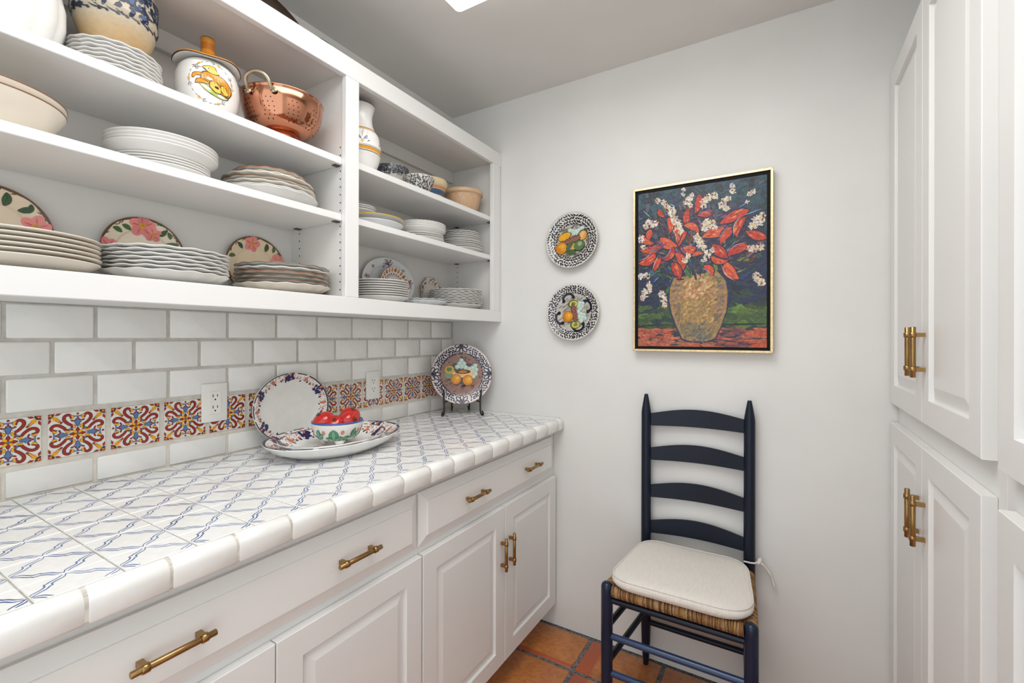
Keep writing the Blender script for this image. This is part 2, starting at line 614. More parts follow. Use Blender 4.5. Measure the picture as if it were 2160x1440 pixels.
def talavera_tile():
    mb = MB()
    hs = 0.0515
    mb.box(-0.0055, 0.0, -hs, hs, -hs, hs, OFF)
    d = Dec(mb, lambda x, y, h: (h, x * hs, y * hs))

    def sym8(fn):
        for sxx in (1, -1):
            for syy in (1, -1):
                for sw in (0, 1):
                    fn(lambda p: ((p[1] if sw else p[0]) * sxx, (p[0] if sw else p[1]) * syy))

    def sym4(fn):
        for qd in range(4):
            ca, sa = round(math.cos(qd * PI / 2)), round(math.sin(qd * PI / 2))
            fn(lambda p: (p[0] * ca - p[1] * sa, p[0] * sa + p[1] * ca))

    path = smooth([(0.22, 0.70), (0.25, 0.84), (0.35, 0.90), (0.46, 0.82), (0.46, 0.66), (0.33, 0.49), (0.20, 0.39), (0.15, 0.27)], 4)
    sc8 = []

    def scroll(t):
        pp = [t(p) for p in path]
        d.stroke(pp, 0.135, DNV, 0, True, lambda u: 0.55 + 0.45 * math.sin(PI * u) ** 0.5)
        d.stroke(pp, 0.098, RED, 1, True, lambda u: 0.5 + 0.5 * math.sin(PI * u) ** 0.5)
        for e in ([(0.20, 0.71), (0.17, 0.79), (0.24, 0.86)], [(0.18, 0.43), (0.12, 0.34), (0.18, 0.25)]):
            q = [t(p) for p in smooth(e, 4)]
            d.stroke(q, 0.12, DNV, 2)
            d.stroke(q, 0.085, YEL, 3)
        q = [t(p) for p in smooth([(0.05, 0.70), (0.10, 0.60), (0.20, 0.62), (0.22, 0.66)], 4)]
        d.stroke(q, 0.085, DNV, 0, True, lambda u: 0.5 + 0.5 * u)
        d.stroke(q, 0.055, C(140, 38, 30), 1, True, lambda u: 0.5 + 0.5 * u)
        d.poly([t(p) for p in ((0.55, 1.0), (0.72, 1.0), (0.80, 0.92), (0.66, 0.90))], RED, 0)
        d.stroke([t(p) for p in smooth([(0.97, 0.93), (0.86, 0.86), (0.80, 0.72), (0.70, 0.74), (0.63, 0.66)], 3)], 0.08, YEL, 2)

    sym8(scroll)

    def axis(t):
        d.stroke([t(p) for p in ((0, 0.32), (0, 0.42), (0, 0.52), (0, 0.62), (0, 0.72))], 0.19, DNV, 0)
        d.stroke([t(p) for p in ((0, 0.34), (0, 0.43), (0, 0.52), (0, 0.61), (0, 0.70))], 0.135, BLU, 1)
        for sg in (1, -1):
            d.leaf(*t((0.02 * sg, 0.62)), *t((0.13 * sg, 0.50)), 0.07, BLU, 2)
        d.poly([t(p) for p in ((-0.19, 0.86), (-0.15, 0.79), (0.15, 0.79), (0.19, 0.86), (0.13, 0.83), (-0.13, 0.83))], DNV, 0)
        d.stroke([t(p) for p in ((-0.17, 0.83), (-0.08, 0.81), (0.08, 0.81), (0.17, 0.83))], 0.06, BLU, 1, False)
        d.ell(*t((0, 0.92)), 0.05, 0.05, 0, C(140, 38, 30), 1, 8)
        d.ell(*t((0, 0.74)), 0.04, 0.05, 0, C(140, 38, 30), 2, 8)
        d.leaf(0, 0, *t((0, 0.30)), 0.15, DNV, 0)
        d.leaf(*t((0, 0.07)), *t((0, 0.28)), 0.105, RED, 1)
        d.leaf(*t((0.02, 0.02)), *t((0.18, 0.18)), 0.11, YEL, 2)
        d.ell(*t((0.20, 0.20)), 0.045, 0.045, 0, RED, 3, 8)
        d.poly([t(p) for p in ((0.17, 0.30), (0.24, 0.34), (0.27, 0.27), (0.34, 0.24), (0.30, 0.17), (0.24, 0.20))], DNV, 4)
        d.poly([t(p) for p in ((0.19, 0.29), (0.24, 0.31), (0.26, 0.26), (0.31, 0.24), (0.29, 0.19), (0.25, 0.21))], BLU, 5)
        d.poly([t(p) for p in ((1, 1), (0.78, 1), (0.84, 0.90), (0.92, 0.86), (1, 0.78))], RED, 1)
        d.stroke([t(p) for p in smooth([(0.80, 1.0), (0.86, 0.88), (1.0, 0.82)], 3)], 0.05, DNV, 2, False)
        d.stroke([t(p) for p in ((0.80, 0.80), (0.72, 0.72), (0.64, 0.64), (0.56, 0.56))], 0.11, C(120, 60, 30), 3)
        d.stroke([t(p) for p in ((0.86, 0.86), (0.76, 0.76), (0.68, 0.68), (0.60, 0.60))], 0.075, YEL, 4)
        d.ell(*t((0.57, 0.57)), 0.06, 0.045, PI / 4, RED, 5, 8)

    sym4(axis)
    d.poly([(0.07, 0), (0, 0.07), (-0.07, 0), (0, -0.07)], DNV, 5)
    d.poly([(0.05, 0), (0, 0.05), (-0.05, 0), (0, -0.05)], BLU, 6)
    return mb.mesh('painted_tile', M['handtile'])


tal = talavera_tile()
for kq in range(19):
    yc = -1.4434 - 0.1147 * 5 + 0.1147 * kq
    if yc < -0.02:
        splash(yc - 0.05, yc + 0.05, 0.9935, 1.0965, tal)


# ------------------------------------------------------------------ wall cabinet (open shelves)
wc = thing('wall_cabinet', 'white painted open shelf wall cabinet with two bays above the tiled backsplash', 'cabinet', (0.0, -1.2, 1.349))
YL = -2.4
XF0, XF1 = 0.2693, 0.2893
def wpart(name, bx, m='cab', bev=0.0015):
    return MB().box(*bx).build(name, M[m], wc, bev)
wpart('back_panel', (-0.0058, 0.004, YL, -0.002, 1.353, 2.147), 'shelfin', 0)
wpart('bottom_panel', (0.004, 0.269, YL, -0.002, 1.353, 1.400), 'shelfin', 0)
wpart('top_panel', (0.004, 0.269, YL, -0.002, 2.100, 2.120), 'shelfin', 0)
wpart('divider_panel', (0.004, 0.269, -0.894, -0.852, 1.400, 2.100), 'shelfin', 0)
sp = wpart('side_panel', (0.004, 0.269, -0.030, -0.002, 1.400, 2.100), 'shelfin', 0)
wpart('side_panel', (0.004, 0.269, YL, YL + 0.02, 1.400, 2.100), 'shelfin', 0)
wpart('bottom_rail', (XF0, XF1, YL, -0.001, 1.349, 1.4012), 'cab')
wpart('top_rail', (XF0, XF1, YL, -0.001, 2.0865, 2.1485), 'cab')
wpart('stile', (XF0, XF1 - 0.0002, -0.9000, -0.8495, 1.4012, 2.0865), 'cab')
wpart('stile', (XF0, XF1 - 0.0002, -0.0710, -0.0140, 1.4012, 2.0865), 'cab')
wpart('scribe_strip', (XF0, XF1 - 0.006, -0.0135, -0.001, 1.4012, 2.0865), 'cab', 0.001)
wpart('cleat', (0.004, 0.022, YL + 0.02, -0.8945, 2.046, 2.100), 'shelfin', 0.001)
wpart('cleat', (0.004, 0.022, -0.8515, -0.031, 2.046, 2.100), 'shelfin', 0.001)
ZA1, ZA2, ZB1, ZB2, ZF = 1.8355, 1.6600, 1.8420, 1.6610, 1.4005
for (ya, yb, z) in ((YL + 0.021, -0.8955, ZA1), (YL + 0.021, -0.8955, ZA2), (-0.8505, -0.0315, ZB1), (-0.8505, -0.0315, ZB2)):
    wpart('shelf', (0.006, 0.268, ya, yb, z - 0.0215, z), 'cab', 0.0015)
    for xx in (0.05, 0.245):
        for (yq, sg) in ((yb, -1),):
            MB().box(xx - 0.006, xx + 0.010, yq - 0.018, yq + 0.0008, z - 0.0246, z - 0.0218).build('shelf_clip', M['pin'], wc)
hb = MB()
for yq, sg in ((-0.8942, -1), (-0.0302, -1)):
    for xx in (0.0485, 0.2555):
        for kz in range(26):
            z = 1.425 + 0.0248 * kz
            if z > 1.872 or any(abs(z - q + 0.012) < 0.02 for q in ((ZA1, ZA2) if yq < -0.5 else (ZB1, ZB2))):
                continue
            ring = [(xx + 0.0026 * math.cos(a * PI / 4), yq - 0.0004, z + 0.0026 * math.sin(a * PI / 4)) for a in range(8)]
            hb.add(ring, [tuple(range(8))])
hb.build('pin_holes', M['hole'], wc)['kind'] = 'stuff'


# ------------------------------------------------------------------ base cabinets
def ring_panel(mb, axis_x, sgn, ya, yb, za, zb, op, th=0.02, depth=0.009, inset=0.032, back=0.0025):
    """framed raised-panel door whose front lies on x = axis_x and faces sgn * x"""
    X = lambda dpt: axis_x - sgn * dpt

    def rect(i, dpt):
        return [(X(dpt), ya + i, za + i), (X(dpt), yb - i, za + i), (X(dpt), yb - i, zb - i), (X(dpt), ya + i, zb - i)]

    rings = [rect(0.0, th), rect(0.0, 0.0015), rect(0.0015, 0.0), rect(op, 0.0), rect(op + 0.002, depth), rect(op + 0.006, depth), rect(op + inset, back), rect(op + inset + 0.002, back)]
    vs = [p for r_ in rings for p in r_]
    fs = []
    for i in range(len(rings) - 1):
        for j in range(4):
            q = (i * 4 + j, i * 4 + (j + 1) % 4, (i + 1) * 4 + (j + 1) % 4, (i + 1) * 4 + j)
            fs.append(q if sgn > 0 else q[::-1])
    e = (len(rings) - 1) * 4
    fs.append((e, e + 1, e + 2, e + 3) if sgn > 0 else (e + 3, e + 2, e + 1, e))
    fs.append((3, 2, 1, 0) if sgn > 0 else (0, 1, 2, 3))
    mb.add(vs, fs)
    return mb


def pull(parent, c, axis, sgn, length=0.118, off=0.022):
    """bar pull: c is the foot centre on the door face; axis 'y' or 'z'; sgn = side the pull stands out to (x)"""
    mb = MB()
    ax = Vector((0, 1, 0)) if axis == 'y' else Vector((0, 0, 1))
    o = Vector(c) + Vector((sgn * off, 0, 0))
    h = length / 2
    p = lambda t: o + ax * t
    mb.tube([p(-h), p(-h + 0.0008), p(h - 0.0008), p(h)], [0.0048, 0.0056, 0.0056, 0.0048], 14)
    for s_ in (-1, 1):
        q = s_ * (h - 0.019)
        mb.tube([p(q - 0.0055), p(q - 0.005), p(q + 0.005), p(q + 0.0055)], [0.0068, 0.0076, 0.0076, 0.0068], 14)
        b = p(q)
        w1 = 0.0048
        x0, x1 = sorted((c[0] + sgn * 0.0003, o.x))
        if axis == 'y':
            mb.box(x0, x1, b.y - w1, b.y + w1, b.z - w1, b.z + w1)
        else:
            mb.box(x0, x1, b.y - w1, b.y + w1, b.z - w1, b.z + w1)
    return mb


def add_pull(parent, c, axis, sgn, length=0.118):
    mb = pull(parent, c, axis, sgn, length)
    l = parent.matrix_world.translation if parent.parent is None else parent.parent.location
    mb.v = [(x - l[0], y - l[1], z - l[2]) for x, y, z in mb.v]
    return link('bar_pull', mb.mesh('bar_pull', M['brass']), parent)


XD = 0.587
def base_cab(label, y0, y1, drawer, doors, pulls):
    t = thing('base_cabinet', label, 'cabinet', (0.3, (y0 + y1) / 2, 0.0))
    P = lambda nm, bx, m='cab', bev=0.0: MB().box(*bx).build(nm, M[m], t, bev)
    P('carcass', (0.001, 0.547, y0 + 0.0005, y1 - 0.0005, 0.10, 0.868))
    P('toe_kick', (0.001, 0.500, y0 + 0.001, y1 - 0.001, 0.0015, 0.0995))
    P('face_frame', (0.5475, 0.5665, y0, y1, 0.10, 0.8695), 'cab', 0.001)
    ya, yb, za, zb = drawer
    d = MB()
    b_ = 0.027
    rings = [[(0.567, ya, za), (0.567, yb, za), (0.567, yb, zb), (0.567, ya, zb)], [(0.575, ya, za), (0.575, yb, za), (0.575, yb, zb), (0.575, ya, zb)],
             [(XD - 0.003, ya + b_, za + b_), (XD - 0.003, yb - b_, za + b_), (XD - 0.003, yb - b_, zb - b_), (XD - 0.003, ya + b_, zb - b_)],
             [(XD, ya + b_ + 0.001, za + b_ + 0.001), (XD, yb - b_ - 0.001, za + b_ + 0.001), (XD, yb - b_ - 0.001, zb - b_ - 0.001), (XD, ya + b_ + 0.001, zb - b_ - 0.001)]]
    vs = [p for r_ in rings for p in r_]
    fs = [(i * 4 + j, i * 4 + (j + 1) % 4, i * 4 + 4 + (j + 1) % 4, i * 4 + 4 + j) for i in range(3) for j in range(4)] + [(12, 13, 14, 15), (3, 2, 1, 0)]
    d.add(vs, fs)
    dr = d.build('drawer', M['cabr'], t)
    for py in pulls:
        add_pull(dr, (XD, py, 0.7655), 'y', 1, 0.122)
    for (da, db, py) in doors:
        dm = ring_panel(MB(), XD, 1, da, db, 0.107, 0.667, 0.058, 0.0195)
        dd = dm.build('door', M['cab'], t)
        if py is not None:
            add_pull(dd, (XD, py, 0.506), 'z', 1, 0.116)
    return t


base_cab('white base cabinet nearest the back wall, one drawer over two doors', -0.8890, -0.0015, (-0.8850, -0.0340, 0.690, 0.842), [(-0.8770, -0.4450, -0.4690), (-0.4420, -0.0190, -0.4135)], (-0.6326, -0.2508))
base_cab('white base cabinet nearer the viewer whose drawer carries two long brass pulls', -1.7760, -0.8900, (-1.7450, -0.8935, 0.690, 0.840), [(-1.7370, -1.3095, None), (-1.3070, -0.8830, None)], (-1.4914, -1.1130))
base_cab('white base cabinet out of sight at the left end of the worktop', -2.4, -1.7770, (-2.39, -1.785, 0.690, 0.840), [(-2.385, -1.790, None)], ())

# ------------------------------------------------------------------ tiled worktop
ct = thing('worktop', 'white tiled worktop with hand painted blue trellis pattern and rounded edge tiles', 'worktop', (0.3, -1.2, 0.872))
MB().box(0.0005, 0.604, -2.4, -0.0015, 0.8722, 0.9165).build('grout_bed', M['ctgrout'], ct)
TP = 0.1005


def trellis_mesh(x0, x1, y0, y1, shade, rnd):
    """worktop tile covering local x0..x1, y0..y1 of a full tile whose diamond joins the edge middles"""
    mb = MB()
    g = 0.0016
    a0, a1, b0, b1 = x0 + g, x1 - g, y0 + g, y1 - g
    bv = 0.0012
    vs = [(a0, b0, -0.006), (a1, b0, -0.006), (a1, b1, -0.006), (a0, b1, -0.006),
          (a0, b0, -bv), (a1, b0, -bv), (a1, b1, -bv), (a0, b1, -bv),
          (a0 + bv, b0 + bv, 0), (a1 - bv, b0 + bv, 0), (a1 - bv, b1 - bv, 0), (a0 + bv, b1 - bv, 0)]
    fs = [(i + j, i + (j + 1) % 4, i + 4 + (j + 1) % 4, i + 4 + j) for i in (0, 4) for j in range(4)] + [(8, 9, 10, 11), (3, 2, 1, 0)]
    mb.add(vs, fs, C(237, 236, 233))
    d = Dec(mb, lambda x, y, h: (x, y, h))
    H = TP / 2 - 0.002
    corners = [(-H, 0), (0, H), (H, 0), (0, -H)]
    for e in range(4):
        p, q = corners[e], corners[(e + 1) % 4]
        dx, dy = q[0] - p[0], q[1] - p[1]
        L = math.hypot(dx, dy)
        nx, ny = -dy / L, dx / L
        light = C(96, 130, 184)
        dark = C(20, 56, 132)
        tt = min(1, max(0, shade + rnd.uniform(-0.25, 0.25)))
        colr = tuple(light[i] * (1 - tt) + dark[i] * tt for i in range(3))
        for sd in (-1, 1):
            pts = []
            N = 16
            for i in range(N + 1):
                t = i / N
                o = sd * 0.0029 + 0.0019 * math.sin(2 * PI * t * 2.0 + 0.4) + (0.0026 if abs(t - 0.5) < 0.035 else 0) * sd
                o *= min(1, 6 * t + 0.35, 6 * (1 - t) + 0.35)
                x, y = p[0] + dx * t + nx * o, p[1] + dy * t + ny * o
                pts.append((x, y))
            seg = []
            for pt in pts + [None]:
                ok = pt is not None and a0 < pt[0] < a1 and b0 < pt[1] < b1
                if ok:
                    seg.append(pt)
                else:
                    if len(seg) > 2:
                        d.stroke(seg, 0.0018 + 0.0013 * tt, colr, 0, True, lambda u: 0.5 + 0.5 * math.sin(PI * u))
                    seg = []
    return mb.mesh('worktop_tile', M['handtile'])


rt_ = random.Random(5)
variants = {}
for key, (xa, xb) in {'full': (-TP / 2, TP / 2), 'front': (-TP / 2, 0.0195), 'wall': (0.0335, TP / 2)}.items():
    variants[key] = [trellis_mesh(xa, xb, -TP / 2, TP / 2, s_, rt_) for s_ in (0.1, 0.2, 0.3, 0.35, 0.5, 0.95)]
for iy in range(24):
    yc = -1.5030 + 0.0997 * (iy - 8)
    if yc + TP / 2 > 0.0:
        continue
    for ix in range(7):
        xc = 0.5718 - TP * ix
        key = 'front' if ix == 0 else ('wall' if xc < 0.0 else 'full')
        if xc + TP / 2 < 0.01:
            continue
        wts = [3, 3, 3, 3, 2, 1.2]
        o = link('worktop_tile', rt_.choices(variants[key], wts)[0], ct)
        o.location = (xc - 0.3, yc + 1.2, 0.9200 - 0.872 + rt_.uniform(-0.0003, 0.0003))
        o.rotation_euler = (rt_.uniform(-0.002, 0.002), rt_.uniform(-0.002, 0.002), 0)
# last sliver course at the back wall
for ix in range(6):
    xc = 0.5718 - TP * ix
    x1_ = 0.591 if ix == 0 else xc + TP / 2 - 0.0016
    MB().box(max(0.003, xc - TP / 2 + 0.0016), x1_, -0.0545, -0.0025, 0.914, 0.9198).build('worktop_tile', M['tile'], ct, 0.001)
# rounded edge tiles
pr = [(0.5925, 0.9135), (0.5925, 0.9195), (0.596, 0.9203)]
for i in range(9):
    q = PI / 2 * (1 - i / 8)
    pr.append((0.5968 + 0.0200 * math.cos(q), 0.9003 + 0.0200 * math.sin(q)))
pr += [(0.6165, 0.876), (0.6145, 0.8725), (0.6125, 0.8725), (0.6125, 0.9135)]
eg = MB()
c0 = (0.604, 0.9)
vs = [(c0[0] + (p[0] - c0[0]) * 0.90, yv, c0[1] + (p[1] - c0[1]) * 0.955) for yv in (-2.235, -0.0016) for p in pr]
n = len(pr)
eg.add(vs, [((j + 1) % n, j, n + j, n + (j + 1) % n) for j in range(n)] + [tuple(range(n)), tuple(range(2 * n - 1, n - 1, -1))])
eg.build('edge_grout', M['ctgrout'], ct)
joints = [-0.1540 - 0.1036 * kq for kq in range(21)]
spans = [(-0.1540 + 0.0016, -0.1540 + 0.1036 - 0.0016), (-0.1540 + 0.1036 + 0.0016, -0.0015)] + [(joints[i + 1] + 0.0022, joints[i] - 0.0022) for i in range(20)]
em = {}
for (a, b) in spans:
    kk = round(b - a, 4)
    if kk not in em:
        mb = MB()
        n = len(pr)
        hl = (b - a) / 2
        c0 = (0.604, 0.9)
        st_ = [(-hl, 0.93), (-hl + 0.0022, 1.0), (hl - 0.0022, 1.0), (hl, 0.93)]
        vs = []
        for yv, f in st_:
            vs += [(c0[0] + (p[0] - c0[0]) * f - 0.6, yv, c0[1] + (p[1] - c0[1]) * f - 0.9) for p in pr]
        fs = [(i * n + (j + 1) % n, i * n + j, (i + 1) * n + j, (i + 1) * n + (j + 1) % n) for i in range(3) for j in range(n)]
        mb.add(vs, fs, smooth=True)
        mb.add(vs[:n], [tuple(range(n))])
        mb.add(vs[3 * n:], [tuple(range(n))[::-1]])
        em[kk] = mb.mesh('edge_tile', M['tile'])
    o = link('edge_tile', em[kk], ct)
    o.location = (0.6 - 0.3 + R.uniform(-0.0006, 0.0006), (a + b) / 2 + 1.2, 0.9 - 0.872)
MB().box(0.001, 0.575, -2.39, -0.002, 0.8697, 0.8720).build('support_board', M['cab'], ct)

# ------------------------------------------------------------------ tall cabinets on the right
XW = 1.735
def tall_cab(label, y0, y1, cols, handles):
    t = thing('tall_cabinet', label, 'cabinet', (2.03, (y0 + y1) / 2, 0.0))
    P = lambda nm, bx, m='cab', bev=0.0: MB().box(*bx).build(nm, M[m], t, bev)
    P('carcass', (1.7755, 2.339, y0 + 0.0005, y1 - 0.0005, 0.10, 2.105))
    P('toe_kick', (1.80, 2.339, y0 + 0.001, y1 - 0.001, 0.0015, 0.0995))
    P('face_frame', (1.7560, 1.7750, y0, y1, 0.10, 2.105), 'cab', 0.001)
    for (za, zb, hz) in ((1.075, 2.100, 1.244), (0.105, 1.015, 0.8445)):
        for (da, db), hy in zip(cols, handles):
            dm = ring_panel(MB(), XW, -1, da, db, za, zb, 0.058, 0.0205, 0.010, 0.034)
            dd = dm.build('door', M['cab'], t)
            if hy is not None:
                add_pull(dd, (XW, hy, hz), 'z', -1, 0.120)
    return t


tall_cab('tall white cabinet in the back right corner with four panelled doors and brass bar pulls', -0.823, -0.0015, [(-0.3960, -0.0080), (-0.7870, -0.3985)], (-0.369, -0.427))
tall_cab('tall white cabinet cut off by the right edge of the photo', -1.70, -0.824, [(-1.2490, -0.8585), (-1.68, -1.2515)], (None, None))

# ------------------------------------------------------------------ ceiling light
cl = thing('ceiling_light', 'white flush ceiling light whose rounded corner shows at the top edge', 'ceiling light', (1.015, -1.30, ZC))
MB().box(0.585, 1.445, -1.90, -0.715, ZC - 0.02, ZC - 0.0005).build('housing', M['cab'], cl, 0.004)
lm = MB()
def rrect(x0, x1, y0, y1, r_, z, n=6):
    out = []
    for cx_, cy_, a0 in ((x1 - r_, y1 - r_, 0), (x0 + r_, y1 - r_, PI / 2), (x0 + r_, y0 + r_, PI), (x1 - r_, y0 + r_, 1.5 * PI)):
        for i in range(n + 1):
            q = a0 + PI / 2 * i / n
            out.append((cx_ + r_ * math.cos(q), cy_ + r_ * math.sin(q), z))
    return out
rg = [rrect(0.548, 1.482, -1.937, -0.674, 0.016, ZC - 0.021), rrect(0.548, 1.482, -1.937, -0.674, 0.016, ZC - 0.066), rrect(0.554, 1.476, -1.93, -0.681, 0.016, ZC - 0.079), rrect(0.585, 1.445, -1.90, -0.715, 0.016, ZC - 0.088), rrect(0.64, 1.39, -1.845, -0.77, 0.016, ZC - 0.091)]
nn = len(rg[0])
lm.add([p for r_ in rg for p in r_], [(i * nn + j, (i + 1) * nn + j, (i + 1) * nn + (j + 1) % nn, i * nn + (j + 1) % nn) for i in range(4) for j in range(nn)] + [tuple(range(4 * nn, 5 * nn))[::-1]], smooth=True)
lm.build('lens', M['lens'], cl)

# ------------------------------------------------------------------ plates and bowls
WHT, CRM, GRYW = C(226, 224, 220), C(226, 218, 205), C(220, 218, 214)
ORD = ['bottom one', 'second from bottom', 'third from bottom', 'fourth from bottom', 'fifth from bottom', 'sixth from bottom', 'seventh from bottom', 'eighth from bottom', 'ninth from bottom', 'tenth from bottom']


def plate_prof(r, h, p, deep=False, flat=False):
    """outer foot to rim to inner floor; p = stacking pitch"""
    fl = max(0.003, p - 0.0008)
    if deep:
        return [(0, 0.0015), (0.50 * r, 0.0015), (0.52 * r, 0), (0.57 * r, 0), (0.60 * r, 0.003), (0.80 * r, 0.38 * h), (0.93 * r, 0.74 * h), (0.992 * r, h - 0.003), (r, h - 0.001), (0.995 * r, h), (0.975 * r, h - 0.0005), (0.91 * r, 0.74 * h + p * 0.6), (0.77 * r, 0.36 * h + p * 0.7), (0.56 * r, fl + 0.001), (0, fl)]
    if flat:
        return [(0, 0.0015), (0.54 * r, 0.0015), (0.56 * r, 0), (0.61 * r, 0), (0.64 * r, 0.003), (0.72 * r, 0.60 * h), (0.87 * r, 0.82 * h), (0.985 * r, h - 0.0030), (r, h - 0.0018), (0.998 * r, h - 0.0002), (0.985 * r, h), (0.87 * r, 0.82 * h + 0.0024), (0.71 * r, 0.60 * h + 0.0024), (0.62 * r, fl + 0.0008), (0, fl)]
    return [(0, 0.0015), (0.54 * r, 0.0015), (0.56 * r, 0), (0.61 * r, 0), (0.64 * r, 0.003), (0.74 * r, 0.26 * h), (0.88 * r, 0.60 * h), (0.985 * r, h - 0.0032), (r, h - 0.0018), (0.998 * r, h - 0.0002), (0.985 * r, h), (0.87 * r, 0.60 * h + min(p * 0.5, 0.0036)), (0.73 * r, 0.26 * h + min(p * 0.5, 0.0036)), (0.62 * r, fl + 0.0008), (0, fl)]


def scallop(kind, r):
    if kind == 'wavy':
        return lambda q, i: ((1 + 0.012 * math.sin(8 * q) * abs(math.sin(4 * q)) if 6 <= i <= 11 else 1), (0.0012 * math.sin(16 * q) if 6 <= i <= 11 else 0))
    if kind == 'bead':
        return lambda q, i: (1 + (0.009 * math.cos(40 * q) if 7 <= i <= 10 else 0), 0.0006 * math.cos(40 * q) if 7 <= i <= 10 else 0)
    if kind == 'flute':
        return lambda q, i: (1 + (0.014 * abs(math.sin(10 * q)) if 6 <= i <= 11 else 0), 0.0010 * math.cos(20 * q) if 6 <= i <= 11 else 0)
    return None


plate_cache = {}


def plate_me(r, h, p, kind='plain', deep=False, body=WHT, edge=None, n=None, flat=False):
    kk = (round(r, 4), h, p, kind, deep, body, edge, flat)
    if kk not in plate_cache:
        pf = plate_prof(r, h, p, deep, flat)
        if edge:
            e0 = 7 if not deep else 7
            pf = [(*q, edge) if e0 <= i <= e0 + 2 else q for i, q in enumerate(pf)]
        plate_cache[kk] = MB().lathe(pf, n or (112 if kind != 'plain' else 64), body, rip=scallop(kind, r)).mesh('plate', M['dish'])
    return plate_cache[kk]


def stack(base, specs, desc, where, group, name='plate', cat='plate', pitch=0.0085):
    """specs: list from the bottom of dicts r, h, kind, deep, body, edge, dz(extra lift)"""
    x, y, z = base
    n = len(specs)
    for i, sp_ in enumerate(specs):
        p = sp_.get('p', pitch)
        z += sp_.get('dz', 0)
        o = link(name, plate_me(sp_['r'], sp_.get('h', 0.024), p, sp_.get('kind', 'plain'), sp_.get('deep', False), sp_.get('body', WHT), sp_.get('edge'), None, i > 0))
        o.location = (x + R.uniform(-0.0012, 0.0012), y + R.uniform(-0.0012, 0.0012), z)
        o.rotation_euler = (0, 0, R.uniform(0, 6.28))
        pos = 'topmost' if i == n - 1 and n > 1 else ORD[i]
        tag(o, '%s, %s in stack %s' % (sp_.get('desc', desc), pos, where) if n > 1 else '%s %s' % (sp_.get('desc', desc), where), cat, group)
        z += p
    return z


E1 = C(120, 92, 70)
# lowest shelf, left bay
stack((0.158, -1.585, ZF), [dict(r=0.131, h=0.026, body=CRM, desc='cream round plate')] * 6, 'cream plate', 'at left edge of lowest shelf', 'cream plates at the left end of the lowest shelf', pitch=0.0095)
stack((0.158, -1.3215, ZF), [dict(r=0.1285, h=0.027, kind='wavy')] * 7, 'white wavy-edged plate', 'before the middle rose plate', 'white wavy edged plates on the lowest shelf', pitch=0.0088)
s3 = [dict(r=0.131, h=0.027, kind='wavy', body=CRM), dict(r=0.129, kind='wavy', edge=E1), dict(r=0.129, kind='wavy', edge=E1), dict(r=0.128, kind='wavy', body=CRM, edge=C(160, 110, 84)), dict(r=0.1285, kind='wavy'), dict(r=0.1275, kind='wavy', edge=C(130, 118, 92))]
stack((0.158, -1.022, ZF), s3, 'brown-edged cream wavy plate', 'beside divider on lowest shelf', 'brown edged plates on the lowest shelf', pitch=0.0118)
# middle shelf, left bay
bw = [dict(r=0.130, h=0.066, deep=True, body=C(236, 226, 210), edge=C(130, 96, 74)), dict(r=0.131, h=0.066, deep=True, body=C(236, 226, 210), edge=C(130, 96, 74))]
stack((0.14, -1.635, ZA2), bw, 'cream serving bowl with brown rim', 'at left edge of middle shelf', 'cream serving bowls', name='serving_bowl', cat='bowl', pitch=0.014)
m1 = [dict(r=0.098, h=0.020, p=0.0065)] * 4 + [dict(r=0.1145, h=0.036, deep=True, p=0.0075, desc='white deep soup plate')] * 4
stack((0.135, -1.322, ZA2), m1, 'white side plate', 'left of middle shelf centre', 'white soup plates over side plates', pitch=0.007)
m2 = [dict(r=0.1310, h=0.030, kind='wavy'), dict(r=0.1270, kind='wavy'), dict(r=0.1255, kind='wavy', body=CRM), dict(r=0.1245, kind='wavy', edge=E1), dict(r=0.121, kind='wavy', body=CRM), dict(r=0.100, h=0.021, kind='wavy', body=CRM, dz=0.002), dict(r=0.098, h=0.021, kind='wavy', edge=C(176, 128, 100))]
stack((0.138, -1.052, ZA2), m2, 'white scalloped plate', 'below the copper colander', 'scalloped plates below the colander', pitch=0.0112)
# top shelf, left bay
ztop = stack((0.14, -1.418, ZA1), [dict(r=0.0845, h=0.019, kind='wavy', body=GRYW)] * 8, 'small white wavy plate', 'under the tan sponged bowl', 'small white plates under the sponged bowl', pitch=0.0086)
# right bay
stack((0.14, -0.660, ZB2), [dict(r=0.112, h=0.030, body=C(226, 228, 230)), dict(r=0.114, h=0.030, edge=C(232, 190, 60), desc='white plate with yellow rim', dz=0.006)], 'plain white shallow bowl', 'at left of right bay', 'yellow rimmed dishes', pitch=0.012)
stack((0.135, -0.722, ZB2 + 0.0505), [dict(r=0.060, h=0.016)] * 3, 'small white saucer', 'on the yellow-rimmed plate', 'saucers on the yellow rimmed plate', name='saucer', cat='saucer', pitch=0.0068)
stack((0.145, -0.405, ZB2), [dict(r=0.097, h=0.021, kind='bead', p=0.0075)] * 3 + [dict(r=0.1035, h=0.036, kind='bead', deep=True, p=0.0075, desc='white beaded deep plate')] * 4, 'white beaded plate', 'in middle of right bay', 'white beaded plates', pitch=0.0075)
stack((0.160, -0.149, ZB2), [dict(r=0.1025, h=0.018)] * 2 + [dict(r=0.0985, h=0.018)] * 3 + [dict(r=0.088, h=0.018)] * 3 + [dict(r=0.083, h=0.018, kind='flute', body=GRYW)] * 2, 'white round plate', 'by end wall, right bay middle shelf', 'white plates at the right end of the middle shelf', pitch=0.0085)
stack((0.150, -0.632, ZF), [dict(r=0.1055, h=0.024)] * 8, 'plain white plate', 'beside divider, right bay bottom', 'plain white plates at the bottom of the right bay', pitch=0.0084)
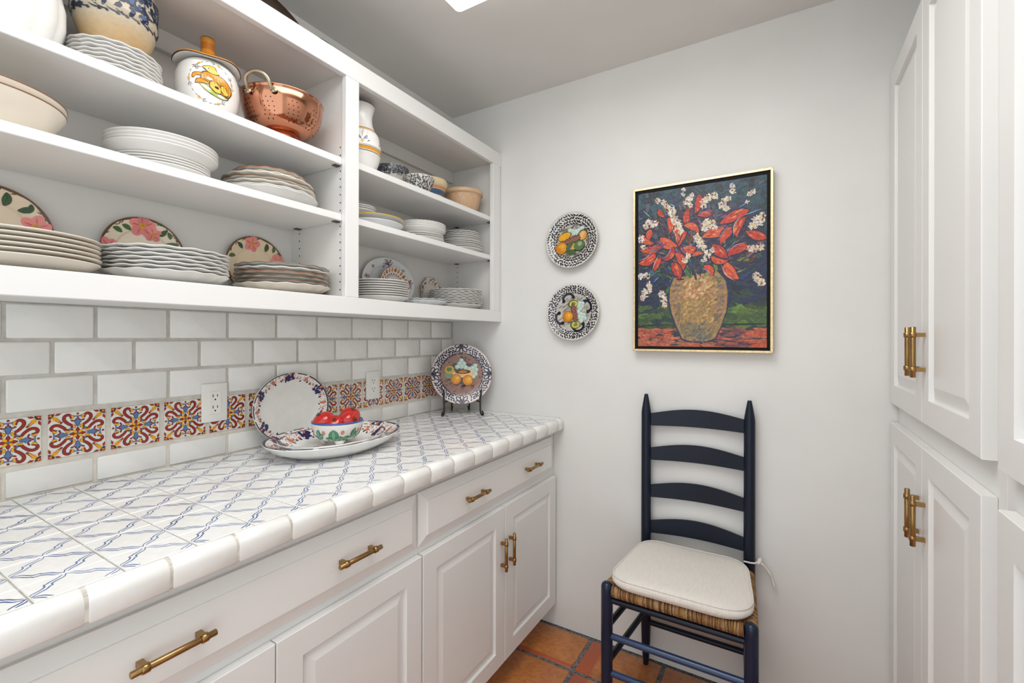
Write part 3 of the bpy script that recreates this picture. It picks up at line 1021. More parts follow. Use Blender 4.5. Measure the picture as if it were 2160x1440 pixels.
stack((0.160, -0.412, ZF), [dict(r=0.0985, h=0.024, kind='flute', body=C(224, 229, 231)), dict(r=0.0985, h=0.024, kind='flute', body=C(214, 218, 218))], 'pale blue-white fluted plate', 'between two tall stacks, right bay bottom', 'pale fluted plates', pitch=0.006)
stack((0.152, -0.174, ZF), [dict(r=0.1195, h=0.024, kind='wavy')] + [dict(r=0.1195, h=0.024, kind='flute')] * 9, 'white scalloped plate', 'by end wall, right bay bottom', 'white scalloped plates at the right end', pitch=0.0072)


# ------------------------------------------------------------------ decorated plates that stand or hang
def surf(pf, i0=9):
    """height of the inner face as a function of radius"""
    pts = sorted((q[0], q[1]) for q in pf[i0:])

    def z(r):
        for (a, za), (b, zb) in zip(pts, pts[1:]):
            if r <= b:
                t = 0 if b == a else (r - a) / (b - a)
                return za + (zb - za) * t
        return pts[-1][1]
    return z


def frame(R_, U_):
    N_ = R_.cross(U_)
    return Matrix(((R_.x, U_.x, N_.x), (R_.y, U_.y, N_.y), (R_.z, U_.z, N_.z))).to_4x4()


def stand_left(o, y, zsh, b, tilt, h, x0=0.0045):
    """lean a plate (half height b) on the back panel of the wall cabinet or the left wall"""
    t = math.radians(tilt)
    x = x0 + b * math.sin(t) + 0.001
    z = zsh + b * math.cos(t) + 0.0008
    o.matrix_world = Matrix.Translation((x, y, z)) @ frame(Vector((0, 1, 0)), Vector((-math.sin(t), 0, math.cos(t))))


def deco(name, r, h, body, draw, a=1.0, b=1.0, edge=None, kind='plain', mat='ceramic', floor_col=None, n=96):
    """plate of radius r, stretched to a, b; draw(dec) paints in units of the radius"""
    pf = plate_prof(r, h, 0.005)
    pq = [list(q) for q in pf]
    if edge:
        for i in (6, 7, 8, 9):
            pq[i].append(edge)
    if floor_col:
        for i in (12, 13):
            pq[i].append(floor_col)
    mb = MB().lathe([tuple(q) for q in pq], n, body, rip=scallop(kind, r), a=a, b=b)
    zf = surf(pf)
    if draw:
        def fn(x, y, hh):
            q = math.hypot(x, y)
            if q > 0.985:
                x, y, q = x * 0.985 / q, y * 0.985 / q, 0.985
            return (x * r * a, y * r * b, zf(q * r) + hh)
        draw(Dec(mb, fn, 0.0004))
    return link(name, mb.mesh(name, M[mat]))


PINK, PINKD, GRN, GRND, TWIG = C(232, 140, 134), C(206, 96, 96), C(88, 116, 58), C(50, 84, 48), C(104, 72, 44)


def rose(d, x, y, s, a0=0.0, dk=0):
    s = s * 1.22
    for k in range(5):
        q = a0 + 2 * PI * k / 5
        d.ell(x + s * 0.55 * math.cos(q), y + s * 0.55 * math.sin(q), s * 0.55, s * 0.46, q, vary(PINK if not dk else C(240, 120, 104), 0.12), 2 + k % 2, 10, 0.1)
        d.leaf(x + s * 0.2 * math.cos(q), y + s * 0.2 * math.sin(q), x + s * 0.85 * math.cos(q + 0.2), y + s * 0.85 * math.sin(q + 0.2), s * 0.12, PINKD, 4)
    d.ell(x, y, s * 0.28, s * 0.26, 0, C(222, 160, 40), 5, 9)
    for k in range(6):
        d.ell(x + s * 0.16 * math.cos(k), y + s * 0.16 * math.sin(k * 1.3), s * 0.04, s * 0.04, 0, C(90, 60, 20), 6, 5)


def rose_leaf(d, r_, t, dt, s, g=None):
    x, y = pol(r_, t)
    d.leaf(x, y, x + s * math.cos(t + dt), y + s * math.sin(t + dt), s * 0.55, g or vary(GRN if R.random() < 0.5 else GRND, 0.15), 2, 0.1)
    d.leaf(x, y, x + s * 0.9 * math.cos(t + dt), y + s * 0.9 * math.sin(t + dt), s * 0.06, C(38, 62, 36), 3, 0.1)


def rose_plate(ts, lts):
    def f(d):
        pts = [pol(0.972 + 0.012 * math.sin(9 * q), q) for q in [2 * PI * i / 120 for i in range(121)]]
        d.stroke(pts, 0.045, TWIG, 0, False)
        for i in range(40):
            q = R.uniform(0, 2 * PI)
            x, y = pol(0.965, q)
            x2, y2 = pol(0.90, q + R.choice((-1, 1)) * 0.12)
            d.leaf(x, y, x2, y2, 0.025, TWIG, 1)
        pts = [pol(0.64, 2 * PI * i / 60) for i in range(61)]
        d.stroke(pts, 0.045, C(224, 204, 174), 0, False)
        for (r_, t, s) in ts:
            rose(d, *pol(r_, math.radians(t)), s, R.uniform(0, 1))
        for (r_, t, dt, s) in lts:
            rose_leaf(d, r_, math.radians(t), math.radians(dt), s)
    return f


o = deco('rose_plate', 0.0985, 0.017, C(236, 216, 190), rose_plate([(0.74, 17, 0.19), (0.7, 200, 0.18)], [(0.93, 80, 60, 0.25), (0.90, 74, 190, 0.28), (0.92, 95, 200, 0.24), (0.90, 44, 160, 0.24), (0.93, 48, 210, 0.2)]), edge=TWIG)
stand_left(o, -1.590, ZF, 0.0985, 4.5, 0.017)
tag(o, 'cream plate with a pink rose standing at the left edge of the lowest shelf', 'plate', 'rose plates leaning at the back of the lowest shelf')
o = deco('rose_plate', 0.0925, 0.015, C(240, 226, 206), rose_plate([(0.76, 92, 0.24), (0.62, 68, 0.17), (0.80, 176, 0.2), (0.78, 8, 0.16)], [(0.92, 140, 200, 0.24), (0.86, 125, 210, 0.24), (0.93, 66, -40, 0.24), (0.92, 54, 170, 0.26), (0.9, 50, 240, 0.2), (0.93, 24, 160, 0.3)]), edge=TWIG)
stand_left(o, -1.3195, ZF, 0.0925, 4, 0.015)
tag(o, 'cream plate with two pink roses behind the white wavy plates', 'plate', 'rose plates leaning at the back of the lowest shelf')
o = deco('rose_plate', 0.0955, 0.015, C(234, 210, 178), rose_plate([(0.76, 98, 0.2), (0.8, 20, 0.2)], [(0.92, 130, 190, 0.24), (0.94, 70, -30, 0.26), (0.9, 66, 200, 0.26), (0.95, 52, 220, 0.2), (0.9, 165, 210, 0.24)]), edge=TWIG)
stand_left(o, -1.0255, ZF, 0.0955, 4, 0.015)
tag(o, 'cream plate with a pink rose standing behind the brown-edged stack', 'plate', 'rose plates leaning at the back of the lowest shelf')


def bouquet(d, x, y, s, cols):
    for i in range(26):
        q, rr = R.uniform(0, 2 * PI), R.uniform(0, 1) ** 0.7 * s * 1.15
        d.ell(x + rr * math.cos(q), y + rr * math.sin(q), s * R.uniform(0.12, 0.28), s * R.uniform(0.10, 0.2), R.uniform(0, 3), vary(R.choice(cols), 0.2), 1 + i % 4, 8, 0.2)


FLC = [C(112, 60, 122), C(70, 64, 120), C(186, 70, 84), C(150, 60, 120), C(60, 84, 110), C(200, 104, 70)]


def spray_platter(d):
    d.stroke([pol(0.68, 2 * PI * i / 72) for i in range(73)], 0.03, C(200, 210, 212), 0, False)
    bouquet(d, 0.0, 0.80, 0.15, FLC)
    bouquet(d, 0.05, 0.66, 0.1, FLC[:2] + FLC[4:5])
    bouquet(d, *pol(0.84, 0.12), 0.1, FLC)
    bouquet(d, *pol(0.82, -0.1), 0.08, FLC)
    bouquet(d, *pol(0.84, 2.95), 0.09, [FLC[2], FLC[3], FLC[0]])
    bouquet(d, *pol(0.80, 2.35), 0.07, [C(206, 100, 64), C(176, 70, 60)])
    bouquet(d, *pol(0.80, 0.78), 0.055, [C(60, 70, 90), C(90, 96, 90)])
    bouquet(d, -0.18, 0.62, 0.05, [C(60, 76, 140)])


o = deco('spray_platter', 0.104, 0.014, C(226, 232, 233), spray_platter, a=1.42, b=1.0)
t_ = math.radians(4)
stand_left(o, -0.461, ZF, 0.104, 4, 0.014)
tag(o, 'oval white platter with purple flower sprays leaning in the right bay', 'platter')


def gold_plate(d):
    for i in range(26):
        q = 2 * PI * i / 26
        x, y = pol(0.86, q)
        d.ell(x, y, 0.10, 0.07, q, C(204, 122, 58), 0, 10)
        if i % 3 == 0:
            d.ell(x, y, 0.085, 0.07, q, C(64, 48, 44), 1, 8)
            d.ell(x, y, 0.05, 0.035, q, C(206, 150, 70), 2, 7)
        else:
            d.ell(x, y, 0.05, 0.03, q + 0.8, C(226, 178, 110), 2, 7)
        x, y = pol(0.66, q + 0.1)
        d.ell(x, y, 0.05, 0.035, R.uniform(0, 3), C(170, 66, 44), 1, 7, 0.2)
        x, y = pol(0.58, q)
        d.ell(x, y, 0.035, 0.025, R.uniform(0, 3), C(150, 80, 66), 1, 7, 0.2)
        d.leaf(*pol(0.72, q), *pol(0.60, q + 0.2), 0.02, C(120, 60, 50), 2)


o = deco('gilded_plate', 0.0845, 0.013, C(232, 228, 222), gold_plate, edge=C(196, 130, 66))
stand_left(o, -0.454, ZF, 0.0845, 5, 0.013, 0.030)
tag(o, 'round plate with orange and black border in front of the oval spray platter', 'plate')


def oct_plate(d):
    for i in range(110):
        q = R.uniform(0, 2 * PI)
        x, y = pol(R.uniform(0.72, 0.95), q)
        d.ell(x, y, R.uniform(0.03, 0.07), R.uniform(0.02, 0.05), R.uniform(0, 3), R.choice([C(84, 52, 48), C(150, 96, 72), C(60, 48, 50), C(196, 150, 112), C(110, 74, 60)]), i % 4, 8, 0.25)
    for i in range(30):
        q = 2 * PI * i / 30
        x, y = pol(0.64 + 0.03 * math.sin(5 * q), q)
        d.ell(x, y, 0.035, 0.022, R.uniform(0, 3), C(110, 78, 66), 1, 7, 0.2)


pf = plate_prof(0.083, 0.013, 0.005)
mb = MB().lathe([(*q, C(170, 110, 66)) if 6 <= i <= 9 else q for i, q in enumerate(pf)], 8, C(232, 226, 216), smooth=False)
zf8 = surf(pf)
def f8(x, y, h):
    q = math.atan2(y, x)
    kq_ = (q / (PI / 4)) % 1.0
    fac = math.cos(PI / 8) / math.cos((kq_ - 0.5) * PI / 4)
    rr = math.hypot(x, y)
    return (x * 0.083 * fac, y * 0.083 * fac, zf8(rr * 0.083) + h)
oct_plate(Dec(mb, f8, 0.0004))
o = link('octagonal_plate', mb.mesh('octagonal_plate', M['ceramic']))
stand_left(o, -0.191, ZF, 0.0772, 5, 0.013)
o.matrix_world = o.matrix_world @ Matrix.Rotation(PI / 8, 4, 'Z')
tag(o, 'octagonal plate with dark brown floral border leaning at the right end', 'plate')

# talavera plates: commas in rings round a bowl of painted fruit
NVY = C(22, 22, 54)


def commas(d, r0_, r1_, col, cnt, ln=0.11, wd=0.04, rings=3, skip=()):
    for ri in range(rings):
        rr = r0_ + (r1_ - r0_) * (ri + 0.5) / rings
        m = int(cnt * rr)
        for i in range(m):
            q = 2 * PI * (i + R.uniform(-0.15, 0.15)) / m
            if any(abs((q - s_ + PI) % (2 * PI) - PI) < wd_ for s_, wd_ in skip):
                continue
            grp = math.sin(q * 5 + ri * 1.9)
            a = q + (0.9 if grp > 0 else -0.9) + R.uniform(-0.25, 0.25)
            x, y = pol(rr + R.uniform(-0.012, 0.012), q)
            L = ln * R.uniform(0.7, 1.15)
            bd = 0.14 * (1 if grp > 0 else -1)
            pts = [(x + L * (u - 0.5) * math.cos(a) - L * bd * math.sin(PI * u) * math.sin(a), y + L * (u - 0.5) * math.sin(a) + L * bd * math.sin(PI * u) * math.cos(a)) for u in [k_ / 7 for k_ in range(8)]]
            d.stroke(pts, wd * R.uniform(0.85, 1.2), col, ri % 2, True, lambda u: max(0.1, math.sin(PI * u ** 0.6)) ** 0.6)


def fruit_orange(d, x, y, s, lay=4):
    d.ell(x, y, s * 1.06, s * 1.04, 0, C(70, 52, 34), lay, 16)
    d.ell(x, y, s, s * 0.98, 0, C(214, 132, 26), lay + 1, 16)
    d.ell(x + s * 0.15, y + s * 0.1, s * 0.7, s * 0.66, 0.4, C(234, 164, 44), lay + 2, 12, 0.08)
    d.ell(x + s * 0.25, y + s * 0.25, s * 0.25, s * 0.2, 0.4, C(244, 196, 96), lay + 3, 9, 0.15)


def grapes(d, pts, s, lay=3):
    for i, (x, y) in enumerate(pts):
        d.ell(x, y, s * 1.1, s * 1.1, 0, C(70, 96, 84), lay, 10)
        d.ell(x, y, s, s, 0, C(188, 212, 200), lay + 1, 10)
        d.ell(x + s * 0.2, y + s * 0.25, s * 0.45, s * 0.4, 0, C(218, 232, 224), lay + 2, 8)


def flower5(d, t, r_, s, col):
    cx, cy = pol(r_, t)
    for k in range(5):
        q = t + PI + (k - 2) * 0.70
        pts = []
        L = s * (1.0 if k in (1, 2, 3) else 0.8)
        for i in range(15):
            u = i / 14
            ph = 2 * PI * u
            lx = L * (0.5 - 0.5 * math.cos(ph))
            ly = s * 0.20 * math.sin(ph)
            pts.append((cx + lx * math.cos(q) - ly * math.sin(q), cy + lx * math.sin(q) + ly * math.cos(q)))
        d.stroke(pts, s * 0.115, col, 2, False)
    d.ell(cx, cy, s * 0.14, s * 0.14, 0, col, 3, 8)


def tal_stand(d):
    for i in range(110):
        x, y = pol(0.63 * math.sqrt(R.random()), R.uniform(0, 6.28))
        a = R.uniform(-0.4, 0.4)
        d.leaf(x - 0.05, y - 0.05 * a, x + 0.05, y + 0.05 * a, 0.05, vary(R.choice([C(150, 108, 94), C(120, 86, 80), C(168, 128, 114), C(104, 84, 84)]), 0.1), 1)
    for i in range(60):
        q = R.uniform(0, 6.28)
        x, y = 0.48 * math.sqrt(R.random()) * math.cos(q), -0.02 + 0.42 * math.sqrt(R.random()) * math.sin(q)
        d.leaf(x - 0.06, y - 0.03, x + 0.06, y + 0.03, 0.06, vary(C(72, 66, 78), 0.2), 2)
    for i in range(46):
        q = R.uniform(0, 6.28)
        d.ell(0.42 * math.sqrt(R.random()) * math.cos(q), 0.05 + 0.34 * math.sqrt(R.random()) * math.sin(q), 0.075, 0.05, R.uniform(-0.5, 0.5), vary(C(84, 70, 78), 0.2), 3, 10, 0.2)
    for q in (0, PI / 2, PI, 1.5 * PI):
        flower5(d, q, 0.95, 0.27, NVY)
    commas(d, 0.69, 0.95, NVY, 74, 0.10, 0.042, 4, [(q, 0.27) for q in (0, PI / 2, PI, 1.5 * PI)])
    commas(d, 0.66, 0.73, NVY, 60, 0.06, 0.035, 1)
    grapes(d, [(0.0, 0.455), (-0.06, 0.35), (0.08, 0.35), (-0.14, 0.24), (0.0, 0.25), (0.14, 0.22), (0.26, 0.17), (0.36, 0.20), (0.46, 0.28), (0.48, 0.14), (0.36, 0.08), (0.46, 0.0), (0.38, -0.08)], 0.078, 5)
    d.ell(-0.40, 0.15, 0.18, 0.15, 0.2, C(60, 70, 50), 5, 14)
    d.ell(-0.40, 0.15, 0.165, 0.135, 0.2, C(204, 170, 60), 6, 14)
    d.ell(-0.40, 0.16, 0.09, 0.07, 0.2, C(96, 120, 70), 7, 12)
    d.ell(-0.40, -0.02, 0.16, 0.13, -0.2, C(120, 150, 110), 5, 12, 0.05)
    d.ell(0.06, 0.02, 0.37, 0.14, 0, C(236, 190, 130), 8, 18)
    d.ell(0.04, 0.08, 0.26, 0.075, 0, C(86, 50, 26), 9, 14)
    d.ell(0.04, 0.08, 0.15, 0.045, 0, C(214, 130, 30), 10, 12)
    for i in range(14):
        d.ell(-0.18 + 0.033 * i, 0.085 + 0.03 * math.sin(i * 2.2), 0.013, 0.013, 0, C(40, 26, 20), 11, 5)
    fruit_orange(d, -0.19, -0.17, 0.17, 11)
    fruit_orange(d, 0.20, -0.21, 0.17, 11)


o = deco('talavera_plate', 0.142, 0.020, C(222, 214, 212), tal_stand, edge=C(190, 126, 104), floor_col=C(150, 112, 100), mat='glaze')
t_ = math.radians(14)
nd = Vector((0.66, -0.75, 0)).normalized()
rd = Vector((-nd.y, nd.x, 0))
ud = Vector((-nd.x * math.sin(t_), -nd.y * math.sin(t_), math.cos(t_)))
o.matrix_world = Matrix.Translation((0.150, -0.128, 1.102)) @ frame(rd, ud)
stand_mat = o.matrix_world.copy()
tag(o, 'blue and terracotta fruit plate standing on the black iron easel', 'plate')

# iron easel under it
ea = thing('plate_stand', 'small black wrought iron easel holding the blue fruit plate in the corner', 'plate stand', (0.15, -0.13, 0.92))
P3 = lambda a, n_, z: tuple(Vector((0.150, -0.128, 0)) + rd * a + nd * n_ + Vector((0, 0, z)))
for sg in (-1, 1):
    mb = MB()
    a = 0.083 * sg
    pts = [P3(a * 1.08, 0.076, 0.938), P3(a * 1.10, 0.083, 0.934), P3(a * 1.12, 0.088, 0.929), P3(a * 1.10, 0.084, 0.924), P3(a * 1.05, 0.075, 0.9245), P3(a, 0.066, 0.932), P3(a * 0.99, 0.060, 0.955), P3(a, 0.052, 0.985), P3(a, 0.046, 1.000), P3(a * 1.01, 0.062, 1.006), P3(a * 1.02, 0.070, 1.016), P3(a * 1.02, 0.066, 1.030), P3(a * 1.02, 0.069, 1.036)]
    mb.tube(smooth(pts, 4), 0.0042, 8)
    mb.build('front_leg', M['iron'], ea)
    mb = MB()
    pts = [P3(a * 0.45, -0.070, 0.940), P3(a * 0.47, -0.078, 0.936), P3(a * 0.5, -0.076, 0.926), P3(a * 0.5, -0.066, 0.9245), P3(a * 0.5, -0.056, 0.932), P3(a * 0.52, -0.040, 0.985), P3(a * 0.55, -0.030, 1.035)]
    mb.tube(smooth(pts, 4), 0.0038, 8)
    mb.build('back_leg', M['iron'], ea)
    mb = MB()
    mb.tube([P3(a, 0.049, 0.978), P3(a * 0.52, -0.034, 0.984)], 0.0036, 8)
    mb.build('side_bar', M['iron'], ea)
MB().tube([P3(-0.045, -0.036, 0.986), P3(0.045, -0.036, 0.986)], 0.0036, 8).build('cross_bar', M['iron'], ea)


def wall_plate1(d):
    commas(d, 0.58, 0.965, C(22, 21, 40), 62, 0.125, 0.050, 4)
    for i in range(90):
        q = R.uniform(0, 6.28)
        rr_ = 0.62 * R.random() ** 0.4
        x, y = rr_ * math.cos(q), rr_ * 0.92 * math.sin(q)
        d.leaf(x - 0.07, y - 0.05, x + 0.07, y + 0.05, 0.05, vary(C(128, 120, 110), 0.3), 1)
    grapes(d, [(0.0, 0.35), (0.12, 0.33), (0.24, 0.35), (0.32, 0.40), (0.38, 0.42), (-0.1, 0.38), (0.18, 0.26), (0.05, 0.26)], 0.085, 5)
    d.ell(-0.30, 0.17, 0.27, 0.15, 0.35, C(60, 46, 30), 8, 14)
    d.ell(-0.30, 0.17, 0.25, 0.13, 0.35, C(236, 172, 44), 9, 14)
    d.ell(0.40, 0.17, 0.18, 0.20, -0.4, C(90, 66, 40), 8, 14)
    d.ell(0.40, 0.155, 0.15, 0.17, -0.4, C(232, 166, 70), 10, 14)
    d.ell(0.38, 0.18, 0.08, 0.11, -0.5, C(226, 190, 140), 12, 10)
    d.poly([(-0.40, -0.04), (-0.22, 0.08), (0.02, 0.16), (0.30, 0.17), (0.36, 0.10), (0.20, -0.06), (-0.05, -0.12), (-0.34, -0.14)], C(52, 84, 50), 11)
    d.poly([(-0.38, -0.02), (-0.22, 0.08), (0.02, 0.15), (0.28, 0.16), (0.33, 0.10), (0.18, -0.03), (-0.05, -0.08), (-0.34, -0.10)], C(150, 96, 84), 12)
    for i in range(11):
        d.ell(-0.26 + 0.052 * i, 0.0 + 0.018 * i + 0.03 * (i % 2), 0.012, 0.03, 0.3, C(40, 28, 26), 13, 6)
    fruit_orange(d, -0.40, -0.24, 0.22, 13)
    d.ell(0.26, -0.20, 0.24, 0.20, 0.3, C(36, 52, 34), 13, 16)
    d.ell(0.27, -0.19, 0.21, 0.175, 0.3, C(92, 118, 74), 14, 14)
    d.ell(0.30, -0.14, 0.09, 0.08, 0.3, C(150, 170, 124), 15, 10)
    d.ell(0.06, -0.20, 0.08, 0.13, 0.2, C(214, 172, 60), 14, 10)
    d.leaf(-0.22, -0.28, 0.08, -0.02, 0.16, C(84, 106, 66), 16)
    d.leaf(-0.24, -0.36, 0.16, -0.46, 0.20, C(70, 96, 58), 16)


def wall_plate2(d):
    commas(d, 0.68, 0.97, C(22, 22, 48), 66, 0.11, 0.046, 4)
    for k in range(8):
        q = k * PI / 4 + PI / 8
        pts = smooth([pol(0.58, q - 0.36), pol(0.67, q - 0.22), pol(0.70, q), pol(0.67, q + 0.22), pol(0.58, q + 0.36)], 4)
        if k % 2 == 0:
            d.stroke(pts, 0.085, C(20, 20, 40), 3, False)
            for e in (-0.36, 0.36):
                d.ell(*pol(0.55, q + e), 0.065, 0.065, 0, C(20, 20, 40), 4, 10)
    for i in range(90):
        x, y = pol(0.58 * math.sqrt(R.random()), R.uniform(0, 6.28))
        d.leaf(x - 0.07, y - 0.05, x + 0.07, y + 0.05, 0.035, vary(C(140, 132, 118), 0.25), 1)
    grapes(d, [(0.24, 0.32), (0.34, 0.30), (0.20, 0.22), (0.32, 0.20), (0.26, 0.12), (0.18, 0.02), (0.28, -0.06), (0.40, -0.10), (0.22, -0.16), (0.34, -0.2), (0.44, -0.22), (0.30, -0.30)], 0.085, 5)
    for yy_ in (0.30, -0.44):
        d.ell(-0.02 if yy_ > 0 else 0.08, yy_, 0.19, 0.15, 0.1, C(60, 84, 44), 8, 14)
        d.ell(0.0 if yy_ > 0 else 0.10, yy_, 0.16, 0.12, 0.1, C(212, 190, 90), 9, 12)
        d.ell(0.0 if yy_ > 0 else 0.10, yy_, 0.08, 0.06, 0.3, C(110, 140, 70), 10, 10)
    d.poly([(-0.05, 0.36), (0.05, 0.26), (0.14, 0.05), (0.18, -0.18), (0.14, -0.38), (0.04, -0.34), (-0.06, -0.1), (-0.10, 0.15)], C(56, 80, 50), 11)
    d.poly([(-0.02, 0.33), (0.06, 0.24), (0.14, 0.05), (0.18, -0.18), (0.14, -0.36), (0.06, -0.30), (-0.02, -0.1), (-0.06, 0.12)], C(150, 92, 80), 12)
    for i in range(10):
        d.ell(0.02 + 0.05 * (i % 2) + 0.008 * i, 0.2 - 0.052 * i, 0.025, 0.011, 0.4, C(40, 28, 26), 13, 6)
    fruit_orange(d, -0.20, -0.15, 0.20, 13)


for fn_, cx_, cz_, lab, e_ in ((wall_plate1, 0.6605, 1.6945, 'upper round fruit plate with black comma border hung on the back wall', C(176, 168, 150)), (wall_plate2, 0.6665, 1.3845, 'lower round fruit plate with navy border hung on the back wall', C(224, 216, 204))):
    o = deco('wall_plate', 0.1215, 0.020, C(222, 219, 212), fn_, edge=e_, floor_col=C(196, 191, 182), mat='glaze')
    tz = math.radians(3)
    o.matrix_world = Matrix.Translation((cx_, -0.0085, cz_)) @ frame(Vector((1, 0, 0)), Vector((0, -math.sin(-tz), math.cos(tz))))
    tag(o, lab, 'plate', 'fruit plates hung on the back wall')

# imari platters
INV, IOR, ISA = C(34, 34, 92), C(206, 84, 44), C(226, 158, 128)


def imari(n_cl=6, edge_dark=0.75, ph=0.3, rin=0.70):
    def f(d):
        for i in range(72):
            q = 2 * PI * i / 72
            if R.random() < edge_dark:
                d.stroke([pol(0.975, q), pol(0.978, q + 0.05), pol(0.975, q + 0.10)], 0.036, C(26, 26, 46), 1, False)
        for i in range(330):
            q = R.uniform(0, 2 * PI)
            x, y = pol(R.uniform(rin + 0.05, 0.95), q)
            d.ell(x, y, R.uniform(0.012, 0.032), R.uniform(0.005, 0.013), R.uniform(0, 3), vary(R.choice([ISA, ISA, C(150, 90, 80), C(208, 120, 90), C(190, 140, 130)]), 0.15), i % 3, 6, 0.3)
        for kq in range(n_cl):
            q = ph + 2 * PI * kq / n_cl
            for j in range(14):
                x, y = pol(0.965 - 0.20 * R.random(), q + R.uniform(-0.13, 0.13))
                d.ell(x, y, R.uniform(0.03, 0.06), R.uniform(0.02, 0.05), R.uniform(0, 3), INV, 3, 8, 0.3)
            d.ell(*pol(0.945, q), 0.05, 0.03, q, C(214, 120, 84), 4, 8, 0.1)
            x, y = pol(0.86, q + PI / n_cl)
            d.ell(x, y, 0.062, 0.042, q + 0.6, IOR, 4, 9, 0.2)
            d.ell(x, y, 0.034, 0.02, q + 0.6, C(240, 170, 130), 5, 7, 0.2)
            d.ell(x, y, 0.016, 0.009, q, IOR, 6, 6)
            for j in (-0.3, 0.3):
                x, y = pol(0.84, q + PI / n_cl + j)
                d.ell(x, y, 0.03, 0.022, q, C(196, 84, 60), 4, 7, 0.2)
        for i in range(30):
            q = 2 * PI * (i + R.uniform(-0.3, 0.3)) / 30
            x, y = pol(rin + R.uniform(0.0, 0.05), q)
            d.leaf(x, y, x + 0.055 * math.cos(q + R.uniform(-1, 1)), y + 0.055 * math.sin(q + R.uniform(-1, 1)), 0.042, C(28, 32, 64), 3)
    return f


o = deco('oval_platter', 0.1165, 0.022, C(240, 238, 233), imari(6, 0.85, 0.55, 0.74), a=1.19, b=1.0, edge=C(216, 211, 203), n=112)
stand_left(o, -0.905, 0.9215, 0.1165, 5, 0.022, 0.0012)
tag(o, 'oval imari platter leaning upright on the tiled wall', 'platter', 'imari platters on the worktop')


def flat_platter(name, r, a, b, h, x, y, z, ang, seedcol, lab, dk, fl):
    pf = [(0, 0.002), (0.60 * r, 0.002), (0.62 * r, 0), (0.67 * r, 0), (0.72 * r, 0.006), (0.90 * r, 0.50 * h), (0.99 * r, h - 0.004), (r, h - 0.002), (0.99 * r, h), (0.96 * r, h - 0.001), (0.80 * r, 0.50 * h), (0.70 * r, fl + 0.003), (0.62 * r, fl), (0, fl)]
    mb = MB().lathe(pf, 96, C(240, 239, 236), a=a / r, b=b / r)
    zf = surf(pf, 8)
    d = Dec(mb, lambda px, py, hh: (px * a, py * b, zf(min(1, math.hypot(px, py)) * r) + hh), 0.0004)
    imari(6, dk, seedcol, 0.74)(d)
    o = link(name, mb.mesh(name, M['ceramic']))
    o.location = (x, y, z)
    o.rotation_euler = (0, 0, ang)
    return tag(o, lab, 'platter', 'imari platters on the worktop')


flat_platter('oval_platter', 0.2, 0.232, 0.172, 0.046, 0.218, -0.876, 0.9208, math.radians(97), 0.1, 'largest oval imari platter lying flat on the worktop', 0.8, 0.011)
flat_platter('oval_platter', 0.16, 0.180, 0.138, 0.040, 0.246, -0.905, 0.9330, math.radians(101), 0.5, 'smaller oval imari platter lying inside the largest one under the tomato bowl', 0.7, 0.010)

# footed bowl of tomatoes
bb = thing('footed_bowl', 'white footed bowl with green leaves and blue rim holding red tomatoes', 'bowl', (0.262, -0.908, 0.9445))
BZ = 0.9445
bp = [(0, 0.014), (0.030, 0.0145), (0.052, 0.021), (0.066, 0.035), (0.0735, 0.056), (0.0755, 0.0705, C(52, 88, 156)), (0.0758, 0.0745, C(52, 88, 156)), (0.0735, 0.0760, C(52, 88, 156)), (0.0715, 0.0735), (0.0690, 0.056), (0.062, 0.038), (0.048, 0.026), (0.028, 0.0205), (0, 0.020)]
mb = MB().lathe(bp, 72, C(236, 232, 224), 0.262, -0.908, BZ)
op_ = sorted(((q[1], q[0]) for q in bp[:6]))
def brad(z):
    for (a, ra), (b, rb) in zip(op_, op_[1:]):
        if z <= b:
            return ra + (rb - ra) * max(0, (z - a)) / (b - a)
    return op_[-1][1]
d = Dec(mb, lambda t, z, hh: (0.262 + (brad(z) + hh) * math.cos(t), -0.908 + (brad(z) + hh) * math.sin(t), BZ + z - hh * 0.5), 0.0005)
GL, GO = C(84, 144, 112), C(40, 84, 66)
camang = math.atan2(-1.8489 + 0.908, 1.4562 - 0.262)
K = 1 / 0.07
def bleaf(t, z, a, ln, wd):
    pts = [(t + (ln * u * math.cos(a)) * K, z + ln * u * math.sin(a)) for u in [i / 8 for i in range(9)]]
    for (ww, c_, ly) in ((1.12, GO, 1), (1.0, GL, 2), (0.35, C(120, 172, 140), 3)):
        vs = []
        for i, p in enumerate(pts):
            u = i / 8
            hw = wd * ww * (max(0.06, math.sin(PI * u)) ** 0.7) / 2
            vs.append((p[0] - hw * math.sin(a) * K, p[1] + hw * math.cos(a)))
        for i in range(8, -1, -1):
            u = i / 8
            hw = wd * ww * (max(0.06, math.sin(PI * u)) ** 0.7) / 2
            p = pts[i]
            vs.append((p[0] + hw * math.sin(a) * K, p[1] - hw * math.cos(a)))
        n_ = len(vs)
        h_ = 0.0005 + 0.00022 * ly
        tri = []
        P_ = [d.fn(x_, z_, h_) for x_, z_ in vs]
        mb.add(P_, [(i, i + 1, n_ - 2 - i, n_ - 1 - i) for i in range(n_ // 2 - 1)], c_)
